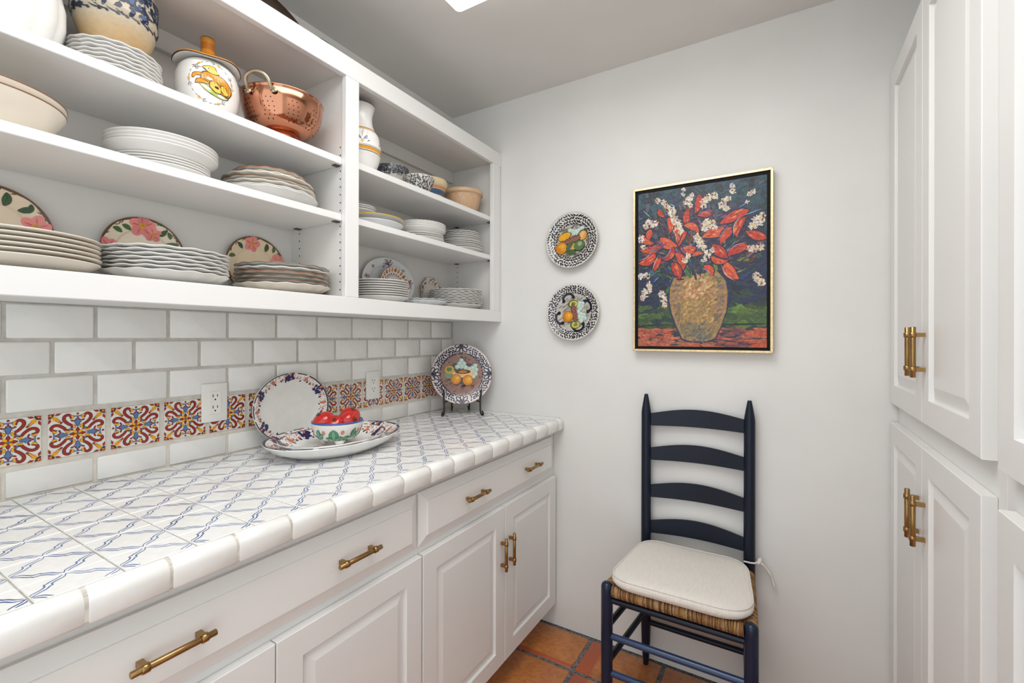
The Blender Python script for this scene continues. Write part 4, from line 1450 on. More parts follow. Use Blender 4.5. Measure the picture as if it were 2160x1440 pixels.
for k_ in range(8):
    t0_ = camang - 0.16 + 2 * PI * k_ / 8 * 1.0
    if k_ % 2 == 0:
        bleaf(t0_, 0.0225, PI / 2, 0.035, 0.026)
        bleaf(t0_, 0.0235, PI - 0.25, 0.028, 0.015)
        bleaf(t0_, 0.0235, 0.30, 0.030, 0.015)
    else:
        bleaf(t0_, 0.028, 1.25, 0.031, 0.016)
        bleaf(t0_, 0.028, 0.6, 0.028, 0.014)
        bleaf(t0_, 0.028, PI + 0.0, 0.028, 0.015)
    tb = t0_ - 0.42
    for (rr_, c_, ly) in ((0.0065, C(110, 60, 44), 1), (0.0056, C(214, 150, 122), 2)):
        d.poly([(tb + rr_ * 0.75 * K * math.cos(q_ * PI / 6), 0.048 + rr_ * math.sin(q_ * PI / 6)) for q_ in range(12)], c_, ly)
mb.build('bowl', M['ceramic'], bb)
for k_ in range(3):
    q = camang + 0.14 + 2 * PI * k_ / 3
    fx, fy = 0.262 + 0.043 * math.cos(q), -0.908 + 0.043 * math.sin(q)
    MB().lathe([(0, 0.0), (0.006, 0.0), (0.0078, 0.002), (0.0105, 0.009), (0.018, 0.0205), (0, 0.0205)], 14, C(236, 232, 224), fx, fy, BZ).build('foot', M['ceramic'], bb)

tp = [(-0.75, 0.27, 0.033, 'large red tomato at the left of the footed bowl'), (-0.17, 0.60, 0.030, 'red tomato with dark stem scar at the front of the bowl'), (0.13, 0.05, 0.027, 'half hidden tomato in the middle of the bowl'), (0.66, 0.34, 0.031, 'red tomato at the right front of the bowl with curled green sepals'), (0.72, -0.28, 0.031, 'red tomato at the back right of the bowl')]
rgt = Vector((0.857, 0.5156, 0))
tow = Vector((math.cos(camang), math.sin(camang), 0))
rgt = Vector((-tow.y, tow.x, 0))
for i, (a, b, s_, lab) in enumerate(tp):
    px = Vector((0.262, -0.908, 0)) + rgt * a * 0.052 + tow * b * 0.052
    zc = BZ + (0.074, 0.066, 0.066, 0.071, 0.082)[i]
    t = thing('tomato', lab, 'tomato', (px.x, px.y, zc), 'tomatoes in the footed bowl', world=False)
    pr_ = [(s_ * math.sin(PI * j / 14) * (1 + 0.03 * math.sin(PI * j / 14)), s_ * 0.9 * -math.cos(PI * j / 14) + (-0.10 * s_ * math.exp(-((14 - j) / 1.6) ** 2) if j > 9 else 0)) for j in range(15)]
    pr_[0] = (0, pr_[0][1])
    pr_[-1] = (0, pr_[-1][1])
    b_ = MB().lathe(pr_, 28, rip=lambda q, i_: (1 + 0.018 * math.cos(5 * q), 0)).build('flesh', M['tomato'], t)
    st_ = MB()
    zt = s_ * 0.80
    for j in range(5):
        q = 2 * PI * j / 5
        st_.tube([(0, 0, zt + 0.001), (0.004 * math.cos(q), 0.004 * math.sin(q), zt + 0.0028), (0.0065 * math.cos(q), 0.0065 * math.sin(q), zt + 0.0022), (0.009 * math.cos(q + 0.2), 0.009 * math.sin(q + 0.2), zt + 0.003)], [0.0010, 0.0012, 0.0008, 0.0003], 5)
    st_.tube([(0, 0, zt), (0.001, 0, zt + 0.005), (0.002, 0.001, zt + 0.008)], [0.0018, 0.0014, 0.0017], 6)
    st_.build('stem', M['stem'], t)
    tilt = [(0.2, -0.55), (0.75, 0.0), (0.3, 0.2), (1.0, 0.75), (0.35, 0.3)][i]
    ax = tow * math.sin(tilt[0]) + rgt * math.sin(tilt[1]) + Vector((0, 0, math.cos(tilt[0]) * math.cos(tilt[1])))
    t.rotation_mode = 'QUATERNION'
    t.rotation_quaternion = ax.normalized().to_track_quat('Z', 'Y')


# ------------------------------------------------------------------ bowls, jar, colander and vase on the shelves
def bowl(name, prof, loc, col, lab, mat='ceramic', rip=None, draw=None, n=64, group=None, cat='bowl'):
    mb = MB().lathe(prof, n, col, rip=rip)
    if draw:
        outer = []
        i0 = min(range(5), key=lambda i: prof[i][1])
        for p in prof[i0:]:
            if outer and p[1] < outer[-1][0]:
                break
            outer.append((p[1], p[0]))
        def rad(z):
            for (a, ra), (b, rb) in zip(outer, outer[1:]):
                if z <= b:
                    return ra + (rb - ra) * max(0.0, (z - a)) / max(1e-6, b - a)
            return outer[-1][1]
        draw(Dec(mb, lambda t, z, h: ((rad(z) + h) * math.cos(t), (rad(z) + h) * math.sin(t), z), 0.0005), rad)
    o = link(name, mb.mesh(name, M[mat]))
    o.location = loc
    return tag(o, lab, cat, group)


mel = lambda q, i: (1 + (0.03 * abs(math.sin(7 * q)) - 0.02) * (1 if 2 <= i <= 6 else 0), 0)
bowl('ribbed_bowl', [(0, 0.002), (0.062, 0.002), (0.066, 0), (0.074, 0.006), (0.094, 0.035), (0.104, 0.075), (0.104, 0.110), (0.096, 0.150), (0.088, 0.172), (0.092, 0.184), (0.096, 0.190), (0.092, 0.190), (0.084, 0.172), (0.095, 0.11), (0.09, 0.05), (0.06, 0.012), (0, 0.010)], (0.13, -1.607, ZA1), C(240, 239, 236), 'large white ribbed tureen bowl at the left edge of the top shelf', rip=mel, n=112)


def sponge(seed, cols, zlo, zhi, cnt, sz, drip=True, full=False):
    def f(d, rad):
        rr = random.Random(seed)
        for i in range(cnt):
            t = rr.uniform(0, 2 * PI)
            z = zlo + (zhi - zlo) * (rr.random() if full else rr.random() ** 0.6)
            r_ = rad(z)
            s_ = sz * rr.uniform(0.5, 1.5)
            a = rr.uniform(0, PI)
            c_ = rr.choice(cols)
            n_ = 7
            pts = []
            for j in range(n_):
                q = 2 * PI * j / n_
                f_ = rr.uniform(0.6, 1.3)
                x_, y_ = s_ * f_ * math.cos(q), 0.62 * s_ * f_ * math.sin(q)
                pts.append((t + (x_ * math.cos(a) - y_ * math.sin(a)) / r_, min(zhi, max(zlo - sz, z + x_ * math.sin(a) + y_ * math.cos(a)))))
            d.poly(pts, c_, i % 4)
        if drip:
            for i in range(26):
                t = 2 * PI * (i + rr.uniform(-0.3, 0.3)) / 26
                r_ = rad(zlo)
                d.stroke([(t + u * 0.010 / r_ * 2 * (1 if i % 2 else 1), zlo + 0.006 - 0.016 * u + 0.010 * u * u) for u in (0, 0.3, 0.6, 0.85, 1.1)], 0.0030, rr.choice(cols[:2]), 2)
                d.ell(t + 0.02 / r_, zlo - 0.003, 0.004 / r_, 0.002, 0, rr.choice(cols[:2]), 3, 6, 0.3)
    return f


TAN, TAN2, NB = C(190, 178, 156), C(196, 162, 112), [C(34, 42, 66), C(26, 31, 50), C(58, 88, 128), C(38, 50, 80)]
mixc = lambda a, b, t: tuple(x * (1 - t) + y * t for x, y in zip(a, b))
bowl('sponged_bowl', [(0, 0.001, TAN), (0.040, 0.001, TAN), (0.043, 0, TAN), (0.045, 0.004, mixc(TAN, TAN2, 0.3))] + [(0.045 + 0.0285 * (1 - (1 - j / 12) ** 1.35), 0.006 + 0.072 * j / 12, mixc(TAN, TAN2, 0.85 * math.sin(PI * min(1, 0.25 + j / 12 * 0.85)))) for j in range(12)] + [(0.0735, 0.082, TAN), (0.0765, 0.086, TAN), (0.0770, 0.092, TAN), (0.0760, 0.118, TAN), (0.0775, 0.150, TAN), (0.076, 0.153, TAN), (0.072, 0.150, TAN), (0.070, 0.09, TAN), (0.05, 0.02, TAN), (0, 0.01, TAN)], (0.14, -1.419, ztop - 0.0005), TAN, 'tan stoneware bowl with blue sponged rim standing on the stack of small plates', 'stonebowl', draw=sponge(3, NB, 0.078, 0.146, 430, 0.0065))

# lidded jar with a painted spotted cat
jz = ZA1
jt = thing('lidded_jar', 'white lidded jar painted with a yellow spotted cat on the top shelf', 'jar', (0.15, -1.229, jz))
jp = [(0, 0.002), (0.038, 0.002), (0.041, 0), (0.046, 0.004), (0.060, 0.024), (0.069, 0.052), (0.0725, 0.082), (0.0715, 0.108), (0.065, 0.130), (0.054, 0.144), (0.047, 0.149), (0.044, 0.149), (0.05, 0.14), (0.066, 0.09), (0.05, 0.02), (0, 0.01)]
JW = C(236, 234, 230)
mb = MB().lathe(jp, 72, JW, 0.15, -1.229, jz)
jo = [(q[1], q[0]) for q in jp[3:11]]
def jrad(z):
    for (a, ra), (b, rb) in zip(jo, jo[1:]):
        if z <= b:
            return ra + (rb - ra) * max(0.0, (z - a)) / (b - a)
    return jo[-1][1]
ja = math.atan2(-1.8489 + 1.229, 1.4562 - 0.15) + 0.10
# local drawing plane: u right, v up in metres round the point facing the viewer
d = Dec(mb, lambda u, v, h: (0.15 + (jrad(0.086 + v) + h) * math.cos(ja + u / 0.0725), -1.229 + (jrad(0.086 + v) + h) * math.sin(ja + u / 0.0725), jz + 0.086 + v), 0.0006)
JO, JD, JY, JG = C(232, 152, 36), C(66, 46, 24), C(244, 196, 84), C(172, 186, 88)
q8 = lambda pts: [((x - 700) / 640 * 0.0725 * 1.18, (840 - y) / 640 * 0.0725 * 1.14) for x, y in pts]
def blobj(pts, c_, ly):
    pp = smooth(q8(pts + [pts[0]]), 3)[:-1]
    cx_ = sum(p[0] for p in pp) / len(pp)
    cy_ = sum(p[1] for p in pp) / len(pp)
    d.poly([(cx_ + (x - cx_) * 1.05 + (0.0009 if x > cx_ else -0.0009), cy_ + (y - cy_) * 1.05 + (0.0009 if y > cy_ else -0.0009)) for x, y in pp], JD, ly)
    d.poly(pp, c_, ly + 1)
blobj([(500, 945), (560, 930), (640, 960), (760, 1020), (880, 1060), (1010, 1060), (960, 1120), (860, 1135), (720, 1105), (600, 1040)], JG, 0)
blobj([(450, 950), (480, 880), (560, 860), (660, 870), (660, 930), (560, 930)], JO, 2)
blobj([(400, 840), (410, 780), (480, 745), (560, 755), (545, 800), (470, 800), (430, 850)], JO, 2)
blobj([(550, 860), (560, 760), (620, 715), (740, 730), (830, 730), (930, 770), (1020, 860), (1055, 960), (1010, 1050), (920, 1060), (800, 1010), (680, 900)], JO, 4)
blobj([(680, 970), (690, 880), (760, 870), (830, 920), (860, 1040), (770, 1050)], JY, 6)
blobj([(850, 960), (870, 900), (950, 930), (1000, 1020), (940, 1050), (890, 1010)], JY, 6)
blobj([(560, 625), (610, 595), (690, 570), (760, 580), (780, 640), (820, 700), (740, 725), (650, 700), (610, 660)], JY, 6)
d.ell(*q8([(650, 640)])[0], 0.0045, 0.0035, 0, C(246, 240, 226), 8, 8)
d.ell(*q8([(660, 633)])[0], 0.0022, 0.0013, -0.2, C(40, 44, 70), 9, 7)
d.ell(*q8([(790, 965)])[0], 0.0052, 0.0028, -0.3, C(36, 32, 34), 8, 8)
for cxp in range(9):
    for j in range(6):
        x_, y_ = 580 + cxp * 50 + j * 8, 755 + cxp * 12 + j * 34
        if y_ < 860 + cxp * 20 and x_ < 1030:
            d.ell(*q8([(x_, y_)])[0], 0.0010, 0.0010, 0, JD, 9, 5)
for qi in range(26):
    q0, q1 = 2 * PI * qi / 26, 2 * PI * (qi + 0.72) / 26
    pt = lambda q, r=0.051: (0.0015 + r * 0.98 * math.cos(q), -0.004 + r * 1.0 * math.sin(q))
    if True:
        d.stroke([pt(q0), pt((q0 + q1) / 2), pt(q1)], 0.0011, C(52, 50, 58), 1)
        if qi % 4 == 1:
            d.ell(*pt(q0), 0.0042, 0.0026, q0 + PI / 2, C(226, 160, 60), 2, 8)
            for s_ in (-1, 1):
                a_ = pt(q1, 0.051)
                b_ = pt(q1 + 0.16, 0.051 + s_ * 0.006)
                d.leaf(*a_, *b_, 0.0012, C(52, 50, 58), 2)
d.stroke(q8(smooth([(420, 630), (470, 640), (480, 600), (460, 590)], 4)), 0.0011, C(56, 52, 60), 2, False)
d.stroke(q8(smooth([(450, 660), (480, 680), (500, 630), (535, 630)], 4)), 0.0011, C(56, 52, 60), 2, False)
mb.build('body', M['ceramic'], jt)
OCH, OC2 = C(206, 136, 44), C(186, 110, 30)
wav = lambda q, i: (1 + (0.02 * math.sin(3 * q + 0.6) if 2 <= i <= 6 else 0), (0.0028 * math.sin(4 * q) if 2 <= i <= 6 else 0))
lp = [(0, 0.150, JW), (0.046, 0.1505, JW), (0.064, 0.1475, JW), (0.0745, 0.1445, C(60, 44, 36)), (0.0765, 0.1462, OCH), (0.0755, 0.1495, OCH), (0.060, 0.1570, OCH), (0.030, 0.1680, OC2), (0.019, 0.1770, OCH), (0.0160, 0.190, OC2), (0.0155, 0.208, OCH), (0.0165, 0.2200, C(110, 78, 50)), (0.0158, 0.2225, C(96, 70, 48)), (0, 0.2230)]
MB().lathe(lp, 64, OCH, 0.15, -1.229, jz + 0.0005, rip=wav).build('lid', M['stonebowl'], jt)

# copper colander
cx_, cy_, cz_ = 0.182, -1.040, ZA1
cot = thing('colander', 'polished copper colander with brass handles on the top shelf', 'colander', (cx_, cy_, cz_))
cp = [(0.0445, 0.032), (0.066, 0.036), (0.0875, 0.051), (0.1010, 0.076), (0.1080, 0.104), (0.1095, 0.128)]
cin = [(r_ - 0.0014, z_ + 0.0012) for r_, z_ in cp][::-1]
sm_ = smooth([(r_, z_, 0) for r_, z_ in cp], 4)
prof = [(0, 0.0312)] + [(p[0], p[1]) for p in sm_] + [(0.1110, 0.1295), (0.1118, 0.1315), (0.1105, 0.1332), (0.1080, 0.1320)] + cin + [(0, 0.0325)]
mb = MB().lathe(prof, 72, cx=cx_, cy=cy_, cz=cz_)
cz_prof = [(p[1], p[0]) for p in sm_]
def crad(z):
    for (a, ra), (b, rb) in zip(cz_prof, cz_prof[1:]):
        if z <= b:
            return ra + (rb - ra) * max(0.0, (z - a)) / max(1e-6, b - a)
    return cz_prof[-1][1]
d = Dec(mb, lambda t, z, h: (cx_ + (crad(z) + h) * math.cos(t), cy_ + (crad(z) + h) * math.sin(t), cz_ + z - h * 0.4), 0.0006, mat=1)
for g in range(10):
    tg = 2 * PI * g / 10 - 0.3
    for (z_, cnt) in ((0.046, 2), (0.054, 3), (0.063, 3), (0.073, 3), (0.084, 3), (0.095, 2)):
        for j in range(cnt):
            rr = crad(z_)
            d.ell(tg + (j - (cnt - 1) / 2) * 0.0125 / rr + (0.02 if int(z_ * 1000) % 2 else 0), z_, 0.0016 / rr, 0.0015, 0, (0.01, 0.006, 0.004), 0, 7)
mb.build('basin', [M['copper'], M['hole']], cot)
MB().lathe([(0.047, 0.0005), (0.0535, 0.0), (0.0550, 0.002), (0.052, 0.006), (0.0465, 0.022), (0.0478, 0.0345), (0.0458, 0.0335), (0.044, 0.022), (0.047, 0.006)], 48, cx=cx_, cy=cy_, cz=cz_).build('foot_ring', M['copper'], cot)
for hq in (-62, 118):
    ha = math.radians(hq)
    on = Vector((math.cos(ha), math.sin(ha), 0))
    tn = Vector((-on.y, on.x, 0))
    B = Vector((cx_, cy_, cz_))
    hp = lambda a, o_, z_: B + tn * a + on * (o_ - 0.0045 - max(0, abs(a) - 0.03) * 0.12) + Vector((0, 0, z_ - 0.022))
    mb = MB()
    pts = [hp(-0.036, 0.1135, 0.134), hp(-0.033, 0.121, 0.138), hp(-0.031, 0.130, 0.152), hp(-0.022, 0.137, 0.164), hp(0, 0.140, 0.170), hp(0.022, 0.137, 0.164), hp(0.031, 0.130, 0.152), hp(0.033, 0.121, 0.138), hp(0.036, 0.1135, 0.134)]
    mb.tube(smooth(pts, 4), 0.0048, 10)
    for s_ in (-1, 1):
        pl = [hp(s_ * (0.036 + 0.009 * math.cos(q)), 0.1155 - 0.0004 - 0.004 * math.cos(q) ** 2, 0.132 + 0.0075 * math.sin(q)) for q in [2 * PI * i / 14 for i in range(14)]]
        cc_ = sum(pl, Vector()) / 14
        mb.add([cc_ + on * 0.004] + [p + on * 0.003 for p in pl] + pl, [(0, 1 + i, 1 + (i + 1) % 14) for i in range(14)] + [(1 + i, 15 + i, 15 + (i + 1) % 14, 1 + (i + 1) % 14) for i in range(14)], smooth=True)
        for e in (-0.005, 0.005):
            c2 = hp(s_ * 0.036 + e, 0.1185, 0.1315)
            mb.tube([c2, c2 + on * 0.0012, c2 + on * 0.0020], [0.0022, 0.0020, 0.0004], 8)
    mb.build('handle', M['brass2'], cot)

# vase in the right bay
VW, VO, VK = C(238, 237, 233), C(222, 156, 44), C(46, 52, 76)
vz = ZB1
vp = [(0, 0.002), (0.040, 0.002), (0.043, 0), (0.046, 0.003), (0.058, 0.026), (0.0655, 0.046), (0.0690, 0.060), (0.0702, 0.0635, VK), (0.0706, 0.0660), (0.0710, 0.0680, VO), (0.0722, 0.0790, VK), (0.0724, 0.0805), (0.0725, 0.083, VK), (0.0726, 0.0845), (0.0715, 0.105), (0.0665, 0.127), (0.0610, 0.1385, VK), (0.0600, 0.1400), (0.0590, 0.1415, VO), (0.0555, 0.1465, VK), (0.0545, 0.148), (0.0510, 0.1535), (0.0440, 0.170), (0.0415, 0.186), (0.0420, 0.205), (0.0475, 0.226), (0.0515, 0.2355, C(120, 70, 56)), (0.0512, 0.2380, C(120, 70, 56)), (0.0485, 0.2375), (0.044, 0.225), (0.038, 0.19), (0.05, 0.14), (0.066, 0.09), (0.04, 0.02), (0, 0.01)]
def vase_draw(d, rad):
    va = math.atan2(-1.8489 + 0.752, 1.4562 - 0.178)
    for i in range(84):
        t = 2 * PI * i / 84
        d.stroke([(t, 0.0615), (t + 0.012, 0.056), (t + 0.018, 0.049)], 0.0016, C(150, 110, 96), 1)
        d.stroke([(t, 0.152), (t + 0.02, 0.157), (t + 0.03, 0.163)], 0.0013, C(140, 96, 80), 1)
    for kq in range(5):
        t0_ = va + 2 * PI * kq / 5 + 0.12
        d.ell(t0_, 0.094, 0.085, 0.0055, 0, C(232, 190, 60), 2, 9)
        d.ell(t0_, 0.094, 0.04, 0.003, 0, C(206, 140, 40), 3, 8)
        for s_ in (-1, 0, 1):
            d.stroke(smooth([(t0_ + s_ * 0.03, 0.098), (t0_ + s_ * 0.10, 0.106), (t0_ + s_ * 0.20, 0.112 + 0.006 * (s_ == 0)), (t0_ + s_ * 0.26, 0.109 + 0.016 * (s_ == 0))], 4), 0.0055, C(104, 132, 186), 2)
            d.stroke(smooth([(t0_ + s_ * 0.05, 0.099), (t0_ + s_ * 0.13, 0.1035), (t0_ + s_ * 0.24, 0.104)], 4), 0.0022, C(52, 60, 100), 3)
            d.ell(t0_ + s_ * 0.24, 0.116 + 0.008 * (s_ == 0), 0.045, 0.003, 0.5 * s_, C(226, 196, 110), 4, 8)
        d.ell(t0_ + 0.02, 0.1245, 0.05, 0.003, 0.3, C(150, 96, 60), 4, 8)
        d.leaf(t0_ - 0.22, 0.094, t0_ - 0.34, 0.100, 0.004, C(70, 96, 70), 2)
        d.leaf(t0_ + 0.22, 0.094, t0_ + 0.34, 0.100, 0.004, C(70, 96, 70), 2)
bowl('vase', vp, (0.178, -0.752, vz), VW, 'tall white vase with yellow bands and blue flowers in right bay', draw=vase_draw, n=72, cat='vase')

GB = [C(66, 70, 82), C(90, 94, 104), C(48, 52, 66)]
SB = C(200, 196, 186)
bowl('sponged_bowl', [(0, 0.001), (0.040, 0.001), (0.043, 0), (0.046, 0.006), (0.055, 0.040), (0.0615, 0.078), (0.0625, 0.084), (0.0675, 0.088), (0.0688, 0.096), (0.0680, 0.112), (0.0655, 0.116), (0.061, 0.114), (0.058, 0.08), (0.04, 0.014), (0, 0.01)], (0.085, -0.512, vz), SB, 'grey bowl with dark sponged rim behind the tall vase', 'stonebowl', draw=sponge(9, GB + [C(120, 122, 126)], 0.072, 0.113, 1500, 0.0034, False))
bowl('sponged_bowl', [(0, 0.001), (0.036, 0.001), (0.039, 0), (0.043, 0.010), (0.053, 0.035), (0.0605, 0.056), (0.0622, 0.061), (0.0610, 0.0635), (0.058, 0.061), (0.05, 0.03), (0.03, 0.012), (0, 0.01)], (0.2045, -0.482, vz), C(218, 214, 206), 'small white bowl with black speckled sponging in front of the striped bowl', 'stonebowl', draw=sponge(21, [C(58, 58, 64), C(78, 78, 84)], 0.006, 0.0605, 1000, 0.0025, False, True))
TN, TN2, OS, BS = C(206, 182, 140), C(222, 204, 166), C(204, 140, 96), C(62, 90, 124)
bowl('striped_bowl', [(0, 0.001, TN), (0.046, 0.001, TN), (0.050, 0, TN), (0.055, 0.008, TN), (0.0625, 0.030, OS), (0.0650, 0.038, TN), (0.0660, 0.041, BS), (0.0715, 0.062, TN), (0.0722, 0.065, OS), (0.0748, 0.076, TN), (0.0755, 0.080, TN2), (0.0790, 0.083, TN2), (0.0805, 0.092, TN2), (0.0800, 0.106, TN2), (0.078, 0.110, TN2), (0.074, 0.108, TN2), (0.070, 0.07, TN2), (0.05, 0.016, TN2), (0, 0.012)], (0.122, -0.330, vz), TN, 'tan bowl with blue and orange stripes on the upper shelf of the right bay', 'stonebowl', rip=lambda q, i: (1 + (0.012 * math.cos(28 * q) if 12 <= i <= 13 else 0), 0))
CL_, CLD = C(214, 178, 142), C(188, 148, 110)
def arches(d, rad):
    for kq in range(14):
        t = 2 * PI * kq / 14
        for s_, wd_ in ((1.0, 0.0024), (0.62, 0.0016)):
            pts = [(t + 0.17 * s_ * math.cos(u), 0.030 + 0.050 * s_ * math.sin(u) + (1 - s_) * 0.008) for u in [PI * i / 12 for i in range(13)]]
            d.stroke(pts, wd_, CLD if s_ == 1 else C(222, 190, 152), 1, False)
        d.stroke([(t - 0.05, 0.056), (t, 0.064), (t + 0.05, 0.056)], 0.0016, C(222, 190, 152), 1, False)
        d.stroke([(t + 0.224, 0.02), (t + 0.224, 0.05), (t + 0.224, 0.082)], 0.0022, CLD, 1)
bowl('mixing_bowl', [(0, 0.001), (0.046, 0.001), (0.050, 0), (0.055, 0.005), (0.068, 0.028), (0.0765, 0.055), (0.0815, 0.080), (0.0825, 0.087), (0.0905, 0.0885), (0.0925, 0.093), (0.0915, 0.104), (0.089, 0.107), (0.082, 0.105), (0.074, 0.075), (0.05, 0.018), (0, 0.012)], (0.166, -0.138, vz), CL_, 'plain tan mixing bowl with moulded arches at right end of upper shelf', 'stonebowl', draw=arches)

# dark wooden trays on top of the wall cabinet
def tray(y, a, b, lab, xo):
    mb = MB().lathe([(0, 0), (0.80, 0), (0.97, 0.014), (1.0, 0.018), (0.98, 0.020), (0.80, 0.006), (0, 0.006)], 64, a=a, b=b)
    for i, v in enumerate(mb.v):
        pass
    o = link('wooden_tray', mb.mesh('wooden_tray', M['wood']))
    t = math.radians(5)
    o.matrix_world = Matrix.Translation((xo + b * math.sin(t), y, 2.1205 + b * math.cos(t))) @ frame(Vector((0, 1, 0)), Vector((-math.sin(t), 0, math.cos(t))))
    return tag(o, lab, 'tray', 'wooden trays on top of the wall cabinet')
tray(-1.080, 0.186, 0.1075, 'larger dark wooden oval tray standing on top of the wall cabinet', 0.075)
tray(-0.836, 0.105, 0.0850, 'smaller dark wooden tray barely showing above the wall cabinet', 0.082)


# ------------------------------------------------------------------ wall outlets
def outlet(y, z, lab):
    t = thing('wall_outlet', lab, 'outlet', (0.0, y, z), 'outlets in the backsplash')
    OW = C(238, 236, 230)
    MB().box(0.0006, 0.0062, y - 0.0355, y + 0.0355, z - 0.0565, z + 0.0565, OW).build('cover_plate', M['plasticw'], t, 0.0016, 2)
    rc = MB().box(0.0063, 0.0082, y - 0.0165, y + 0.0165, z - 0.0335, z + 0.0335, OW).build('receptacle', M['plasticw'], t, 0.0006)
    for zz in (0.0165, -0.0165):
        sl = MB()
        for yy_, hh in ((-0.0062, 0.0042), (0.0062, 0.0035)):
            sl.box(0.0080, 0.0084, y + yy_ - 0.0011, y + yy_ + 0.0011, z + zz + 0.002 - hh + 0.002, z + zz + 0.002 + hh + 0.002)
        ring = [(0.0084, y + 0.0024 * math.cos(q), z + zz - 0.0072 + 0.0024 * math.sin(q)) for q in [PI * i / 5 for i in range(10)]]
        sl.add(ring, [tuple(range(10))])
        o = sl.build('socket_slots', M['hole'], None)
        o.data.transform(Matrix.Translation((0, -y, -z)))
        o.parent = rc
    return t
M['plasticw'] = paint_mat('ivory_outlet_plastic', C(238, 236, 230), 0.3, 60, 0.02, 0.01)
outlet(-1.1387, 1.0820, 'white wall outlet left of the leaning platter')
outlet(-0.5321, 1.0790, 'white wall outlet between the leaning platter and the corner plate')

# ------------------------------------------------------------------ framed painting
px0, px1, pz0, pz1 = 0.9325, 1.4168, 1.2236, 1.8635
pt_ = thing('framed_painting', 'gilt framed painting of red lilies in an ochre vase on back wall', 'painting', ((px0 + px1) / 2, -0.002, (pz0 + pz1) / 2))
def mitre(w0, w1, ya, yb, name, mat):
    for (a, b, c_, e) in (((px0 + w0, pz0 + w0), (px1 - w0, pz0 + w0), (px1 - w1, pz0 + w1), (px0 + w1, pz0 + w1)), ((px1 - w0, pz0 + w0), (px1 - w0, pz1 - w0), (px1 - w1, pz1 - w1), (px1 - w1, pz0 + w1)),
                          ((px1 - w0, pz1 - w0), (px0 + w0, pz1 - w0), (px0 + w1, pz1 - w1), (px1 - w1, pz1 - w1)), ((px0 + w0, pz1 - w0), (px0 + w0, pz0 + w0), (px0 + w1, pz0 + w1), (px0 + w1, pz1 - w1))):
        vs = [(p[0], y_, p[1]) for y_ in (ya, yb) for p in (a, b, c_, e)]
        MB().add(vs, [(0, 1, 2, 3), (7, 6, 5, 4), (0, 4, 5, 1), (1, 5, 6, 2), (2, 6, 7, 3), (3, 7, 4, 0)]).build(name, mat, pt_, 0.0008)
mitre(0.0, 0.0088, -0.002, -0.040, 'gilt_moulding', M['gilt'])
mitre(0.0090, 0.0190, -0.002, -0.0345, 'black_liner', M['black'])
cx0, cx1, cz0, cz1 = px0 + 0.0192, px1 - 0.0192, pz0 + 0.0192, pz1 - 0.0192
cv = MB().box(cx0, cx1, -0.032, -0.004, cz0, cz1, C(40, 62, 72))
PW, PH = cx1 - cx0, cz1 - cz0
P = random.Random(4)
d = Dec(cv, lambda u, v, h: (cx0 + min(max(u, 0), PW), -0.032 - h, cz0 + min(max(v, 0), PH)), 0.0001, 8.0e-7)
def cr(x, y):
    """read-off picture position (crop of the painting) -> canvas metres"""
    u = (x - 160) / 885
    top, bot = 238 - 138 * u, 1275 + 15 * u
    return (u * PW, (1 - (y - top) / (bot - top)) * PH)
def bstroke(x0, y0, x1, y1, wd, c_, bend=0.0, pointed=False):
    a, b = cr(x0, y0), cr(x1, y1)
    if pointed:
        dx, dy = b[0] - a[0], b[1] - a[1]
        pts = [(a[0] + dx * t - dy * bend * math.sin(PI * t), a[1] + dy * t + dx * bend * math.sin(PI * t)) for t in [i / 12 for i in range(13)]]
        d.stroke(pts, wd * PW / 885, c_, None, True, lambda u: max(0.04, math.sin(PI * u ** 0.85) ** 0.85))
    else:
        d.leaf(a[0], a[1], b[0], b[1], wd * PW / 885, c_, None, bend, 6)
def jit(c_, k=0.18):
    return vary(c_, k, P)
BGT, BGN, BGG, BGG2 = C(44, 80, 92), C(36, 44, 78), C(74, 98, 54), C(102, 132, 58)
for i in range(560):
    x, y = P.uniform(140, 1060), P.uniform(90, 1160)
    if y < 330:
        c_ = BGT if P.random() < 0.75 else C(36, 52, 66)
    elif y < 900:
        c_ = BGN if P.random() < 0.8 else C(40, 58, 76)
    elif y < 1000:
        c_ = BGN if P.random() < 0.4 else C(50, 68, 54)
    else:
        c_ = BGG if P.random() < 0.75 else (BGG2 if x > 800 or x < 300 else C(60, 70, 56))
    if y < 900 and P.random() < 0.12:
        c_ = P.choice([C(60, 100, 116), C(64, 60, 104), C(30, 34, 48), C(84, 88, 100), C(40, 60, 100)])
    a = P.uniform(0, PI) if y < 900 else P.uniform(-0.3, 0.3)
    L = P.uniform(35, 75)
    bstroke(x - L * math.cos(a), y - L * math.sin(a), x + L * math.cos(a), y + L * math.sin(a), P.uniform(28, 55), jit(c_, 0.22))
bstroke(150, 1138, 440, 1130, 14, C(36, 48, 44))
bstroke(740, 1132, 1060, 1126, 14, C(36, 48, 44))
TB = [C(206, 100, 74), C(196, 112, 84), C(178, 104, 76), C(190, 86, 70), C(214, 118, 84)]
for i in range(260):
    x, y = P.uniform(150, 1050), P.uniform(1160, 1290)
    c_ = P.choice(TB)
    if 740 < x < 930 and P.random() < 0.7:
        c_ = P.choice([C(120, 74, 86), C(150, 84, 86)])
    if x > 950 and P.random() < 0.5:
        c_ = C(214, 90, 54)
    bstroke(x - 38, y + P.uniform(-8, 8), x + 38, y + P.uniform(-8, 8), P.uniform(14, 24), jit(c_, 0.12))
vase = [(430, 810), (402, 880), (398, 970), (415, 1050), (450, 1140), (492, 1226), (545, 1242), (655, 1245), (716, 1226), (756, 1140), (792, 1030), (800, 910), (786, 830), (735, 765), (620, 780), (500, 800)]
vpts = [cr(*p) for p in vase]
